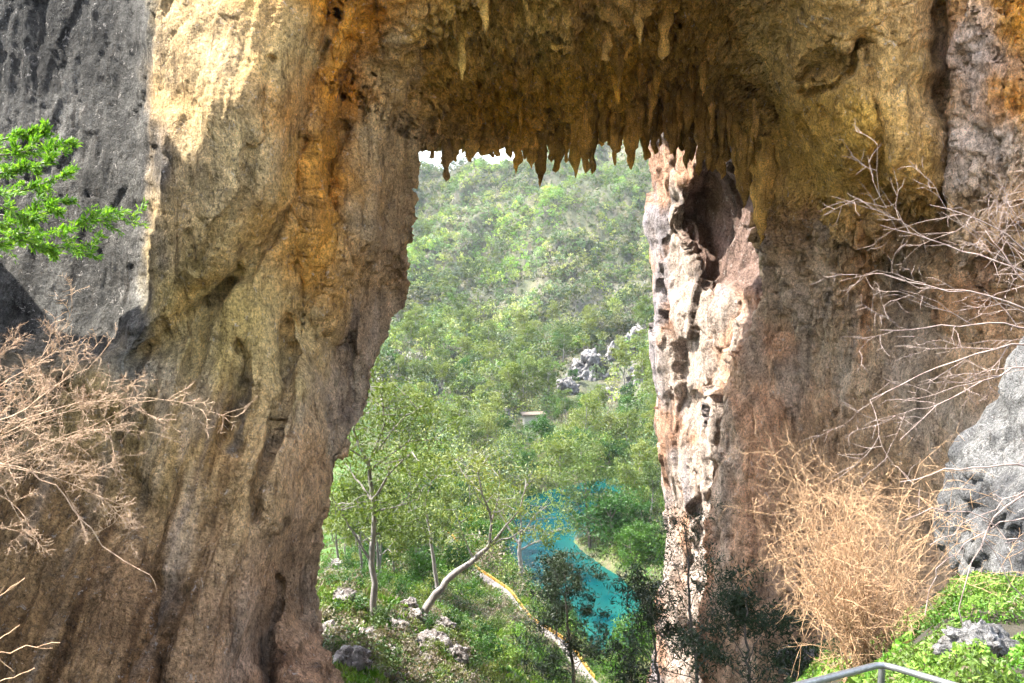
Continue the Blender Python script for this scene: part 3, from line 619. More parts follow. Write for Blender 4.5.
o = obj('shade_cliff', mesh('shade_cliff', V, f, M_grey, True, rock_col(V, (.28, .27, .26), (.40, .38, .35), 29))); o.location = (-14.0, 18.6, -3.5); o.rotation_euler = (0, 0, R(30)); tag(o, kind='structure')  # unseen rock added beyond the left edge to shade the lower arch
def ray_ground(px, py, d0=2., d1=700., n=900):
    ds = np.geomspace(d0, d1, n); Pq = at(px, py, ds); h = Pq[:, 2] - ground(Pq[:, 0], Pq[:, 1]); k_ = np.argmax(h < 0)
    return Pq[k_] if h[k_] < 0 else Pq[-1]
BO = [(330, 640, 15, 'split grey boulder at the foot of the arch by the opening'), (345, 600, 10, 'grey boulder under the slope by the left edge of the opening'), (352, 665, 14, 'pale block leaning at the bottom left of the opening'), (338, 570, 9, 'small shaded boulder high beside the arch foot'), (364, 640, 10, 'small boulder left of the tall gum trunk'),
      (398, 632, 9, 'pinkish boulder right of the tall gum trunk'), (416, 622, 10, 'broad pale rock below the leaning tree'), (432, 646, 13, 'large pinkish rock in the middle of the open slope'), (444, 628, 8, 'small rock at the end of the leaning tree rubble'), (455, 660, 11, 'flat pale rock at the bottom of the grassy slope'), (407, 608, 7, 'small rock touching the leaning tree foot'), (425, 664, 9, 'low grey rock on the bottom edge of the slope'), (390, 655, 8, 'mossy rock at the base of the tall gum')]
BOP = []
for i, (x_, y_, r_, lb) in enumerate(BO):
    p_ = ray_ground(x_, y_, 20); dd = p_[1]; s_ = r_ / F * dd * 1.25; BOP.append((p_[0], p_[1] - s_ * .8, 0, s_))
    V, f = lump((0, 0, s_ * .2), (s_ * 1.1, s_, s_ * .75), 30 + i, 34, .45)
    o = obj('boulder', mesh('boulder', V, f, M_pillar, True, rock_col(V * 3, (.22, .19, .175), (.36, .33, .31), 60 + i))); o.location = p_; o.rotation_euler = (0, 0, rng.uniform(0, 6)); tag(o, lb, 'boulder', 'boulders on the slope under the arch')
CR = [(588, 362, 30, 34, 'tall grey crag on the far hillside above the valley floor'), (620, 345, 26, 30, 'grey crag highest on the hillside near the sunlit pillar'), (566, 385, 20, 22, 'low jagged crag at the left end of the hillside cliffs'), (612, 392, 24, 18, 'pale broken crag low on the hillside near the pillar'), (638, 372, 18, 24, 'grey crag partly behind the sunlit pillar edge'), (538, 372, 16, 12, 'dark rocky outcrop among trees left of the crags'), (462, 398, 22, 12, 'dark rock band in the trees left of the valley'), (440, 388, 16, 12, 'grey rock face in the trees beside the arch edge'), (500, 412, 20, 10, 'pale rock slab above the valley floor trees'), (640, 328, 14, 14, 'small grey crag at the top of the cliffs')]
for i, (x_, y_, wx_, wy_, lb) in enumerate(CR):
    p_ = ray_ground(x_, y_ + wy_ * .4, 150); dd = p_[1]; sx = wx_ / F * dd * .62; sz = wy_ / F * dd * .62
    V, f = lump((0, 0, 0), (sx, sx * .8, sz), 70 + i, 70, .6)
    V = V + (fbm(V * .45 + i, 4, 90 + i, .6) * sx * .22)[..., None] * np.array([.5, 1, .4])
    o = obj('rocky_crag', mesh('rocky_crag', V, f, M_crag, True, rock_col(V * .3, (.17, .16, .155), (.36, .34, .32), 80 + i))); o.location = p_; tag(o, lb, 'crag', 'crags on the far hillside')
print('rocks', time.time() - T0)

# ------------------------------------------------------------------ trees
def gum(seed, H=10., spread=3.6, trunk_r=.16, limbs=7, start=.35, leaf=.17, nleaf=2200, clr=.75, lean=(0., 0.), droop=.25, upright=.9, flat=.6, kids=3):
    rg = np.random.default_rng(seed); n = 9; t = np.linspace(0, 1, n)
    wob = np.cumsum(rg.normal(size=(n, 2)) * .012 * H, 0); wob -= wob[0]
    tr = np.stack([wob[:, 0] + lean[0] * t * H, wob[:, 1] + lean[1] * t * H, t * H * .88], -1); rad = trunk_r * (1 - .82 * t)
    rad[0] *= 1.35
    L = [(tr, rad)]; ends = []
    for i in range(limbs):
        f_ = start + (1 - start) * (i + rg.random() * .8) / limbs; k_ = f_ * (n - 1); i0 = min(int(k_), n - 2); p = tr[i0] + (tr[i0 + 1] - tr[i0]) * (k_ - i0)
        az = i * 2.4 + rg.normal() * .5; ln = spread * (1.15 - .55 * f_) * rg.uniform(.7, 1.15); el_ = upright * rg.uniform(.6, 1.3)
        d = np.array([math.cos(az), math.sin(az), el_]); d /= np.linalg.norm(d)
        m_ = 6; pts = [p]; 
        for q_ in range(m_ - 1):
            d = d + rg.normal(size=3) * .16 + np.array([0, 0, .05]); d /= np.linalg.norm(d); pts.append(pts[-1] + d * ln / (m_ - 1))
        pts = np.array(pts); r0 = trunk_r * (1 - .75 * f_) * .55; L.append((pts, np.linspace(r0, r0 * .25, m_))); ends.append(pts[-1]); ends.append(pts[3])
        for s_ in range(kids):
            b0 = pts[2 + s_ % 3]; d2 = d + rg.normal(size=3) * .8; d2[2] = abs(d2[2]) * .7; d2 /= np.linalg.norm(d2); l2 = ln * rg.uniform(.35, .6)
            p2 = np.array([b0, b0 + d2 * l2 * .5 + rg.normal(size=3) * .08, b0 + d2 * l2 + np.array([0, 0, .1 * l2])]); L.append((p2, np.array([r0 * .45, r0 * .3, r0 * .15]))); ends.append(p2[-1])
    ends.append(tr[-1]); ends = np.array(ends)
    ci = rg.integers(0, len(ends), nleaf); cl_scale = rg.uniform(.6, 1.25, len(ends)) * clr
    off = rg.normal(size=(nleaf, 3)); off /= np.linalg.norm(off, axis=1)[:, None]; off *= (rg.random(nleaf) ** .45)[:, None]
    off[:, 2] = off[:, 2] * flat - droop * rg.random(nleaf)
    C = ends[ci] + off * cl_scale[ci][:, None]
    V, f = leaves(C, np.full(nleaf, leaf), .42, rg)
    cval = np.clip(rg.random(len(ends))[ci] * .6 + rg.random(nleaf) * .4, 0, 1); col = np.repeat(np.repeat(cval[:, None], 4, 0), 3, 1)
    tv, tf = tubes(L, 6, .05)
    return (tv, tf), (V, f, col)
def make_tree(name, seed, leafm, barkm, label, cat='tree', group=None, **kw):
    (tv, tf), (V, f, col) = gum(seed, **kw)
    r = empty(name); tag(r, label, cat, group)
    obj('trunk', mesh('trunk', tv, tf, barkm, True), r); obj('crown', mesh('crown', V, f, leafm, False, col), r); return r
protos = {
 'gum': [make_tree('gum_tree', 500 + i, M_gum, M_bark, 'x', H=10, spread=3.4, nleaf=2600, leaf=.17, clr=.95, limbs=9, start=.3) for i in range(4)],
 'round': [make_tree('bushy_tree', 520 + i, M_green, M_dbark, 'x', H=6.5, spread=2.7, nleaf=3200, leaf=.15, clr=.95, limbs=10, start=.15, flat=.85, trunk_r=.14) for i in range(3)],
 'shrub': [make_tree('shrub', 540 + i, M_gum if i % 2 else M_green, M_dbark, 'x', cat='shrub', H=2.4, spread=1.5, nleaf=900, leaf=.10, clr=.55, limbs=8, start=.08, trunk_r=.05, flat=.8, kids=2) for i in range(4)],
 'she': [make_tree('casuarina_tree', 560 + i, M_dark, M_dbark, 'x', H=8, spread=1.7, nleaf=2600, leaf=.16, clr=.55, limbs=13, start=.18, upright=1.3, droop=.3, trunk_r=.1) for i in range(3)]}
used = {}
allo = {'n': 0}
def place(kind, i, p, sc, rz=None, label=None, cat=None, group=None, name=None, sz=None):
    pr = protos[kind][i % len(protos[kind])]
    if pr.name not in used: o = pr; used[pr.name] = 1
    else: o = copy_tree(pr)
    o.location = (p[0], p[1], p[2] - .1 * sc); o.rotation_euler = (0, 0, rng.uniform(0, 6.28) if rz is None else rz); o.scale = (sc, sc, sc * (sz or 1))
    tag(o, label, cat or 'tree', group); allo['n'] += 1
    return o
# protos' labels are set on their first use
def proj_box(p, h, w):
    a = proj(p); t = proj(p + np.array([0, 0, h])); dd = p[1] * cp - p[2] * sp; return a[0] - w / dd * F, a[0] + w / dd * F, t[1], a[1]
lake_vis = np.array([(618, 484), (600, 488), (575, 492), (545, 494), (520, 505), (540, 520), (530, 545), (556, 545), (540, 575), (560, 560), (560, 590), (585, 560), (600, 580), (580, 600), (600, 605), (620, 600), (615, 625), (625, 635), (598, 640), (600, 655)], float)
path_vis = np.array([(446, 540), (460, 554), (475, 568), (490, 582), (505, 596), (520, 610), (545, 634), (560, 650), (575, 664)], float)
keep = np.concatenate([lake_vis, path_vis[[3, 6]], np.array([(540, 436), (536, 426), (530, 440), (548, 430), (533, 419), (525, 419), (587, 350), (620, 335), (612, 385), (566, 378), (462, 398)], float)])
def clear(p, h, w, pts=keep, tol=0):
    x0, x1, y0, y1 = proj_box(p, h, w); return ((pts[:, 0] > x0) & (pts[:, 0] < x1) & (pts[:, 1] > y0) & (pts[:, 1] < y1)).sum() <= tol

# hand-placed trees ---------------------------------------------------
def custom(name, pts_px, d, rad, label, leafm, barkm, limbs_px, leaf_n=1800, leaf=.10, clr=.6, cat='tree', jitter_d=1.5, seed=0, k=8):
    """tree whose trunk and limbs run through real 3D points; depth varies along the limbs"""
    rg = np.random.default_rng(seed)
    base = at(pts_px[0][0], pts_px[0][1], d); root = empty(name, tuple(base)); tag(root, label, cat)
    L = []
    def smoothp(pp, dd, n=10):
        q_ = np.array([at(a_, b__, c_) for (a_, b__), c_ in zip(pp, dd)]); t = np.linspace(0, len(q_) - 1, n); r_ = np.stack([np.interp(t, range(len(q_)), q_[:, k_]) for k_ in range(3)], -1)
        for _ in range(1): r_[1:-1] = (r_[:-2] + 2 * r_[1:-1] + r_[2:]) / 4
        r_[1:-1] += rg.normal(size=(n - 2, 3)) * .03; return r_
    tr = smoothp(pts_px, [d] * len(pts_px), 14); L.append((tr, np.linspace(rad[0], rad[1], 14))); ends = [tr[-1]]
    for lp, r_ in limbs_px:
        d1 = d + rg.normal() * jitter_d; q_ = smoothp(lp, np.linspace(d, d1, len(lp)), 9); L.append((q_, np.linspace(r_, r_ * .3, 9))); ends.append(q_[-1]); ends.append(q_[5])
        for s_ in range(5):
            b0 = q_[rg.integers(3, 9)]; dv = rg.normal(size=3); dv[2] = abs(dv[2]) * .6; dv /= np.linalg.norm(dv); l2 = clr * rg.uniform(1., 2.4); e_ = b0 + dv * l2
            L.append((np.array([b0, b0 + dv * l2 * .5 + rg.normal(size=3) * .1, e_]), np.array([.4, .28, .1]) * r_)); ends.append(e_)
    ends = np.array(ends); ci = rg.integers(0, len(ends), leaf_n); off = rg.normal(size=(leaf_n, 3)) * np.array([.55, .55, .35]); off[:, 2] -= .12
    C = ends[ci] + off * clr * rg.uniform(.6, 1.3, len(ends))[ci][:, None]
    V, f = leaves(C, np.full(leaf_n, leaf * (1.25 if leafm is M_dark else 1)), .24 if leafm is M_dark else .35, rg, up=.5 if leafm is M_dark else 0); cv = np.repeat(np.clip(rg.random(len(ends))[ci] * .6 + rg.random(leaf_n) * .4, 0, 1), 4)[:, None] * np.ones(3)
    tv, tf = tubes(L, k, .05)
    obj('trunk', mesh('trunk', tv - base, tf, barkm, True), root)
    if leaf_n: obj('crown', mesh('crown', V - base, f, leafm, False, cv), root)
    return root
dT = ray_ground(377, 655, 20)[1] / cp * .98
custom('gum_tree', [(377, 662), (375, 610), (371, 560), (374, 520), (371, 480), (368, 462)], 41, (.17, .08), 'tall slim grey gum with a straight bare trunk beside the left edge of the opening', M_gum, M_bark,
       [([(372, 500), (395, 466), (412, 452)], .07), ([(368, 465), (352, 430), (360, 400)], .07), ([(368, 465), (385, 425), (380, 390)], .07), ([(373, 565), (358, 540), (342, 512), (336, 505)], .07), ([(371, 500), (350, 470), (338, 455)], .05), ([(374, 512), (400, 505), (418, 500)], .05), ([(374, 535), (392, 528), (412, 526)], .04), ([(369, 462), (400, 420), (425, 405)], .06), ([(368, 462), (345, 445), (372, 370)], .06), ([(370, 470), (410, 440), (440, 440)], .05)], 5200, .11, .95, seed=3)
custom('gum_tree', [(424, 612), (437, 592), (455, 572), (474, 560), (490, 545)], 47, (.23, .12), 'leaning pale gum with a thick slanting trunk crossing in front of the footpath', M_gum, M_bark,
       [([(490, 545), (492, 515), (480, 490), (478, 465)], .08), ([(490, 545), (505, 528), (520, 510), (525, 490)], .08), ([(490, 545), (515, 535), (535, 525)], .06), ([(474, 560), (462, 535), (455, 510)], .05), ([(492, 520), (500, 490), (500, 465)], .05), ([(480, 492), (465, 475), (455, 460)], .05)], 2100, .11, .85, seed=5)
custom('gum_tree', [(437, 588), (433, 560), (430, 530), (425, 505), (420, 490)], 52, (.12, .06), 'thin grey gum sapling standing just behind the leaning trunk', M_gum, M_bark,
       [([(425, 505), (432, 480), (440, 465)], .05), ([(431, 540), (418, 520), (412, 500)], .04), ([(422, 495), (408, 470), (402, 450)], .04)], 1500, .12, .9, seed=6)
custom('gum_tree', [(520, 592), (521, 570), (519, 548), (522, 530)], 96, (.3, .16), 'broad gum with spreading pale limbs between the footpath and the lake', M_gum, M_bark,
       [([(520, 545), (505, 522), (495, 505)], .14), ([(522, 535), (535, 515), (548, 505)], .14), ([(520, 550), (540, 540), (560, 528)], .12), ([(520, 545), (522, 520), (515, 498)], .12)], 1800, .2, 1.3, seed=8)
custom('gum_tree', [(590, 549), (588, 520), (586, 495), (584, 470)], 141, (.3, .12), 'tall olive tree standing on the point that reaches into the lake', M_gum, M_dbark,
       [([(588, 525), (578, 505), (574, 490)], .12), ([(588, 520), (598, 505), (604, 492)], .12), ([(586, 500), (578, 480), (576, 468)], .1), ([(586, 498), (594, 478), (598, 466)], .1), ([(584, 480), (582, 462), (580, 450)], .1), ([(589, 535), (580, 528), (574, 520)], .1), ([(589, 535), (600, 528), (606, 520)], .1)], 4200, .26, 1.6, seed=21)
custom('gum_tree', [(563, 520), (562, 490), (560, 465), (560, 450)], 172, (.3, .12), 'grey green gum rising in front of the far arm of the lake', M_gum, M_bark,
       [([(562, 495), (552, 478), (548, 462)], .12), ([(562, 492), (572, 476), (576, 462)], .12), ([(560, 470), (556, 452), (552, 444)], .1), ([(560, 468), (567, 452), (570, 445)], .1)], 3200, .3, 1.8, seed=22)
custom('bushy_tree', [(614, 560), (613, 540), (611, 520), (610, 500)], 136, (.25, .1), 'bright green tree on the near side of the lake point', M_green, M_dbark,
       [([(613, 545), (603, 530), (600, 520)], .1), ([(613, 542), (623, 528), (627, 518)], .1), ([(611, 520), (604, 505), (602, 498)], .1), ([(611, 520), (618, 505), (621, 496)], .1)], 3600, .24, 1.6, seed=23)
custom('gum_tree', [(603, 478), (602, 460), (604, 440), (600, 425)], 205, (.35, .15), 'loose gum with white limbs where the far lake arm narrows', M_gum, M_bark,
       [([(602, 462), (594, 448), (588, 440)], .14), ([(602, 460), (612, 446), (618, 440)], .14), ([(604, 440), (596, 428), (594, 418)], .12), ([(603, 440), (612, 426), (614, 418)], .12)], 2600, .32, 1.9, seed=24)
# dark she-oaks in front of the lake
custom('casuarina_tree', [(575, 690), (572, 660), (568, 630), (566, 600), (565, 565)], 40, (.09, .02), 'dark feathery she-oak standing in front of the lake', M_dark, M_dbark,
       [([(575, 672), (592, 640), (600, 625)], .02), ([(572, 655), (550, 628), (540, 610)], .02), ([(570, 640), (585, 612), (590, 598)], .02), ([(568, 630), (550, 600), (545, 580)], .02), ([(567, 610), (578, 588), (580, 570)], .018), ([(566, 600), (556, 575), (552, 560)], .018), ([(574, 668), (556, 655), (540, 640)], .02), ([(574, 680), (552, 675), (536, 668)], .02), ([(572, 665), (588, 655), (598, 645)], .02), ([(566, 600), (572, 575), (574, 555)], .02)], 6500, .085, .44, seed=9, jitter_d=.6)
custom('casuarina_tree', [(700, 700), (694, 650), (690, 600), (688, 560), (684, 520)], 26, (.06, .015), 'slender dark she-oak in front of the sunlit pillar foot', M_dark, M_dbark,
       [([(694, 650), (712, 610), (722, 585)], .018), ([(694, 655), (676, 620), (668, 585)], .018), ([(690, 610), (705, 570), (710, 545)], .015), ([(690, 600), (672, 560), (668, 530)], .015), ([(688, 570), (698, 540), (702, 515)], .012), ([(688, 560), (678, 530), (672, 505)], .012), ([(696, 670), (725, 640), (745, 615)], .018), ([(696, 670), (662, 640), (645, 600)], .018), ([(698, 680), (655, 665), (630, 640)], .018)], 3800, .045, .36, seed=10, jitter_d=.8)
custom('casuarina_tree', [(662, 710), (656, 660), (652, 620), (648, 585)], 30, (.06, .015), 'dark bushy she-oak between the lake and the pillar foot', M_dark, M_dbark,
       [([(656, 660), (640, 630), (632, 605)], .018), ([(656, 655), (668, 625), (672, 600)], .018), ([(660, 685), (632, 665), (615, 645)], .018), ([(658, 675), (680, 650), (690, 635)], .018), ([(652, 620), (640, 595), (636, 575)], .015), ([(660, 690), (640, 692), (625, 680)], .018)], 5000, .075, .5, seed=11, jitter_d=.8)
custom('casuarina_tree', [(752, 705), (748, 665), (745, 630), (748, 595)], 22, (.05, .012), 'dark low she-oak at the foot of the right rock wall', M_dark, M_dbark,
       [([(748, 665), (730, 635), (722, 615)], .014), ([(748, 660), (764, 630), (770, 612)], .014), ([(750, 680), (725, 662), (708, 648)], .014), ([(746, 635), (738, 610), (736, 592)], .012), ([(750, 680), (775, 665), (790, 655)], .014)], 5500, .06, .42, seed=12, jitter_d=.6)
print('custom', time.time() - T0)

# key tree spots (kind, px, py base, height m) by the lake and on the valley floor
KEY = [('round', 540, 452, 9, 'vivid dark green round tree in the middle of the valley floor'), ('round', 612, 545, 8, 'green tree on the lake bank beside the rock pillar'), ('gum', 628, 520, 11, 'olive tree on the bank where the far lake arm ends'), ('round', 632, 570, 7, 'dark green tree above the brown lake shore'), ('gum', 640, 500, 12, 'grey green gum beside the pillar at the far lake end'), ('round', 622, 440, 8, 'small green tree beyond the lake near the pillar edge'),
       ('round', 468, 545, 7, 'bright green tree beside the upper footpath'), ('round', 455, 520, 7, 'dark green tree at the top end of the yellow barrier'), ('gum', 500, 500, 10, 'yellow green gum at the left end of the lake'), ('she', 556, 640, 9, 'dark narrow tree beside the lower footpath'), ('round', 626, 690, 6, 'deep green bush at the bottom of the lake'), ('round', 648, 560, 6, 'dark tree tucked against the lit pillar foot')]
for i, (kd, x_, y_, h_, lb) in enumerate(KEY):
    p = ray_ground(x_, y_, 50); H0 = {'gum': 10, 'round': 6.5, 'she': 8, 'shrub': 2.4}[kd]; place(kd, i, p, h_ / H0 * .95, label=lb)
# random trees in three zones
def scatter(zone, n, kinds, label_f, group, hr, d0, d1, b0, b1, maxtry=9000, sep=3.5):
    rg = np.random.default_rng(hash(zone) % 1000 if False else sum(map(ord, zone))); got = []; tries = 0
    while len(got) < n and tries < maxtry:
        tries += 1; y = math.exp(rg.uniform(math.log(d0), math.log(d1))); bpx = rg.uniform(b0, b1); x = (bpx - 512) / F * y
        z = float(ground(np.array(x), np.array(y))); kd = kinds[rg.integers(len(kinds))]; h = rg.uniform(*hr[kd]); H0 = {'gum': 10, 'round': 6.5, 'she': 8, 'shrub': 2.4}[kd]
        wd = {'gum': .33, 'round': .4, 'she': .2, 'shrub': .55}[kd] * h
        if poly_sd(np.array(x), np.array(y), lake_w) > -1.5 or line_d(np.array(x), np.array(y), path_w[:, :2]) < 1.6: continue
        p = np.array([x, y, z])
        if not clear(p, h, wd): continue
        if any((x - a) ** 2 + (y - b_) ** 2 < sep ** 2 for a, b_ in got): continue
        got.append((x, y)); place(kd, int(rg.integers(9)), p, h / H0, label=label_f[kd], group=group, cat='shrub' if kd == 'shrub' else 'tree', sz=rg.uniform(.85, 1.15))
    print(zone, len(got), tries)
scatter('bank', 46, ['gum', 'round', 'round', 'shrub'], {'gum': 'olive gum among the trees along the lake banks', 'round': 'bushy green tree among the growth along the lake banks', 'shrub': 'low shrub on the banks around the lake'}, 'trees around the lake', {'gum': (8, 12), 'round': (4, 7), 'shrub': (2, 3)}, 92, 182, 400, 668, sep=3.2)
scatter('floor', 95, ['gum', 'gum', 'round', 'gum'], {'gum': 'olive grey gum in the valley floor wood beyond the lake', 'round': 'rounded green tree in the valley floor wood beyond the lake'}, 'trees on the valley floor beyond the lake', {'gum': (9, 14), 'round': (5, 8)}, 180, 330, 380, 668, sep=4.2)
scatter('slope', 40, ['gum', 'round', 'shrub', 'shrub'], {'gum': 'yellow green gum on the slope left of the footpath', 'round': 'leafy green tree on the slope left of the footpath', 'shrub': 'low green shrub on the slope left of the footpath'}, 'plants on the slope left of the footpath', {'gum': (7, 11), 'round': (3.5, 5.5), 'shrub': (1.2, 2.2)}, 60, 110, 330, 470, sep=2.4)
scatter('near', 60, ['shrub', 'shrub', 'shrub'], {'shrub': 'small green shrub on the open grassy slope below the arch'}, 'shrubs on the grassy slope below the arch', {'shrub': (.7, 1.8)}, 36, 84, 320, 660, sep=1.3)
for kd in protos:
    for pr in protos[kd]:
        if pr.name not in used:
            for ch in list(pr.children): bpy.data.objects.remove(ch)
            bpy.data.objects.remove(pr)
print('trees', allo['n'], time.time() - T0)

# the far wood: one mass
rf = np.random.default_rng(77)
nT = 10500
yy = rf.uniform(225, 640, nT * 2) ; bb = rf.uniform(340, 720, nT * 2); xx = (bb - 512) / F * yy
dens = sstep(-.55, .15, fbm(np.stack([xx / 26, yy / 26, xx * 0], -1), 3, 601)); kp = rf.random(nT * 2) < dens * (.35 + .65 * (yy / 640)); xx = xx[kp][:nT]; yy = yy[kp][:nT]; zz = ground(xx, yy); nT = len(xx)
ppx, ppy = proj(np.stack([xx, yy, zz], -1))
scr = np.zeros(nT, bool)
for poly in ([(530, 345), (560, 318), (600, 292), (640, 280), (650, 290), (600, 312), (565, 340), (545, 356)],): scr |= poly_sd(ppx, ppy, np.array(poly)) > 0
for (x_, y_, wx_, wy_, lb) in CR: scr |= ((ppx - x_) / (wx_ * .8)) ** 2 + ((ppy - 8 - y_ - wy_ * .4) / (wy_ * .9)) ** 2 < 1
k_ = ~scr | (rf.random(nT) < .10); xx, yy, zz = xx[k_], yy[k_], zz[k_]; nT = len(xx)
hT = rf.uniform(3.2, 7.6, nT) * (1 - .25 * sstep(350, 560, yy)); per = 72
Cc = np.repeat(np.stack([xx, yy, zz], -1), per, 0); hh = np.repeat(hT, per)
# five lobes in each crown
lob = rf.integers(0, 6, nT * per); tid = np.repeat(np.arange(nT), per)
la = (lob * 1.05 + tid * 1.7); lr = .24 * hh * (lob > 0); lz = hh * (.62 + .18 * np.sin(lob * 2.3 + tid)); lz = np.where(lob == 0, hh * .85, lz)
off = rf.normal(size=(nT * per, 3)); off /= np.linalg.norm(off, axis=1)[:, None]
C = Cc + np.stack([np.cos(la) * lr, np.sin(la) * lr, lz], -1) + off * (hh * .15 * rf.random(nT * per) ** .3)[:, None] * np.array([1, 1, .75])
V, f = leaves(C, .042 * hh + .08, .6, rf)
pal = np.array([[.24, .33, .08], [.19, .35, .06], [.34, .43, .09], [.22, .31, .15], [.12, .20, .07], [.38, .41, .14], [.34, .32, .26]])
nz1 = fbm(np.stack([(xx - .35 * yy) / 22, (yy + .3 * xx) / 110, xx * 0], -1), 4, 611) * 1.3; idx = np.clip((sstep(-.5, .5, nz1) * 3 + rf.random(nT) * 4).astype(int), 0, 6)
tc_ = pal[idx] * rf.uniform(.5, 1.45, nT)[:, None] * np.clip(1 + 1.1 * fbm(np.stack([(xx - .45 * yy) / 30, (yy + .3 * xx) / 130, xx * 0], -1), 3, 631), .55, 1.6)[:, None]; cl = np.repeat(tc_, per, 0) * (.8 + .4 * rf.random(nT * per))[:, None]
print('wood leaves', len(C))
o = obj('distant_wood', mesh('distant_wood', V, f, M_wood, False, np.repeat(cl, 4, 0))); tag(o, 'pale green eucalypt wood covering the far hillside', 'wood', kind='stuff')
def foliage_mass(name, label, x, y, h, per, pal_, seed, cat='scrub', lobes=5, sizek=.05, smin=.05):
    rg = np.random.default_rng(seed); n = len(x); z = ground(x, y); Cc = np.repeat(np.stack([x, y, z], -1), per, 0); hh = np.repeat(h, per); tid = np.repeat(np.arange(n), per)
    lob = rg.integers(0, lobes, n * per); la = lob * 1.3 + tid * 2.1; lr = .42 * hh * (lob > 0) * (.6 + .4 * np.sin(tid + lob * 3.)); lz = hh * np.where(lob == 0, .72, .48 + .15 * np.sin(lob * 2.3 + tid))
    off = rg.normal(size=(n * per, 3)); off /= np.linalg.norm(off, axis=1)[:, None]
    C = Cc + np.stack([np.cos(la) * lr, np.sin(la) * lr, lz], -1) + off * (hh * .3 * rg.random(n * per) ** .4)[:, None] * np.array([1, 1, .85])
    V, f = leaves(C, sizek * hh ** .6 + smin, .5, rg); nz_ = fbm(np.stack([x / 12, y / 12, x * 0], -1), 3, seed); pal_ = np.array(pal_)
    i_ = np.clip((sstep(-.4, .4, nz_) * len(pal_) * .5 + rg.random(n) * len(pal_) * .6).astype(int), 0, len(pal_) - 1); tcol = pal_[i_] * rg.uniform(.7, 1.3, n)[:, None]
    cl = np.repeat(tcol, per, 0) * (.75 + .5 * rg.random(n * per))[:, None]; print(name, n)
    o = obj(name, mesh(name, V, f, M_wood, False, np.repeat(cl, 4, 0))); tag(o, label, cat, kind='stuff')
def free_spots(n, d0, d1, b0, b1, hlo, hhi, seed, thr=-.35, wk=.6):
    rg = np.random.default_rng(seed); y = np.exp(rg.uniform(math.log(d0), math.log(d1), n)); x = (rg.uniform(b0, b1, n) - 512) / F * y; h = rg.uniform(hlo, hhi, n) * (.7 + .6 * rg.random(n))
    k_ = (fbm(np.stack([x / 9, y / 9, x * 0], -1), 3, seed + 5) > thr) & (poly_sd(x, y, lake_w) < -.35) & (line_d(x, y, path_w[:, :2]) > .75 + .1 * h); x, y, h = x[k_], y[k_], h[k_]; z = ground(x, y)
    p = np.stack([x, y, z], -1); a = proj(p); t = proj(p + np.stack([x * 0, x * 0, h * 1.1], -1)); dd = p[:, 1] * cp - p[:, 2] * sp; wv = wk * h / dd * F
    hit = np.zeros(len(x), int)
    for kx, ky in keep: hit += (kx > a[0] - wv) & (kx < a[0] + wv) & (ky > t[1]) & (ky < a[1])
    k_ = hit == 0
    if d1 > 300:
        for (x_, y_, wx_, wy_, lb) in CR: k_ &= ~(((a[0] - x_) / (wx_ * .8)) ** 2 + ((a[1] - 10 - y_ - wy_ * .4) / (wy_ * 1.)) ** 2 < 1)
    if d0 < 60:
        for q_ in BOP: k_ &= (x - q_[0]) ** 2 + (y - q_[1]) ** 2 > (q_[3] * 1.3) ** 2
    return x[k_], y[k_], h[k_]
spal = [[.10, .24, .03], [.17, .33, .035], [.24, .38, .05], [.06, .15, .03], [.24, .30, .09], [.34, .30, .22], [.13, .21, .07], [.30, .24, .19]]
x, y, h = free_spots(3400, 84, 240, 395, 690, 1.6, 4.5, 701); foliage_mass('valley_scrub', 'mixed green scrub packed between the trees around the lake', x, y, h, 110, spal, 702)
x, y, h = free_spots(1500, 66, 112, 430, 600, .5, 1.5, 731, -.6); foliage_mass('path_scrub', 'low scrub spilling over the edges of the footpath', x, y, h, 90, spal, 732, sizek=.05, smin=.02)
x, y, h = free_spots(2600, 30, 90, 315, 680, .3, 1.1, 711, -.2); foliage_mass('slope_scrub', 'low bright green scrub clumps on the slope below the arch', x, y, h, 90, spal, 712, sizek=.05, smin=.02)
x, y, h = free_spots(11000, 240, 640, 340, 720, .9, 2.4, 741, -.9); foliage_mass('hill_scrub', 'low grey green scrub between the trees of the far hillside', x, y, h, 22, [[.14, .18, .06], [.20, .25, .07], [.10, .14, .05], [.26, .25, .15], [.17, .24, .09]], 742, 'scrub', 3, .16, .1)
x, y, h = free_spots(700, 150, 330, 395, 690, 5, 10, 721, -.5, .45); foliage_mass('valley_wood', 'dense grey green wood filling the valley floor behind the counted trees', x, y, h, 260, pal, 722, 'wood', 7, .05, .06)
# trunks of the far wood
T1 = np.stack([xx, yy, zz - .5], -1); T2 = T1 + np.stack([rf.normal(size=nT) * .3, rf.normal(size=nT) * .3, hT * .85], -1)
V, f = prisms(T1, T2, .009 * hT + .02, .003 * hT, 3); o = obj('distant_trunks', mesh('distant_trunks', V, f, M_bark, True)); tag(o, 'pale slender trunks standing through the far hillside wood', 'tree trunks', kind='stuff')

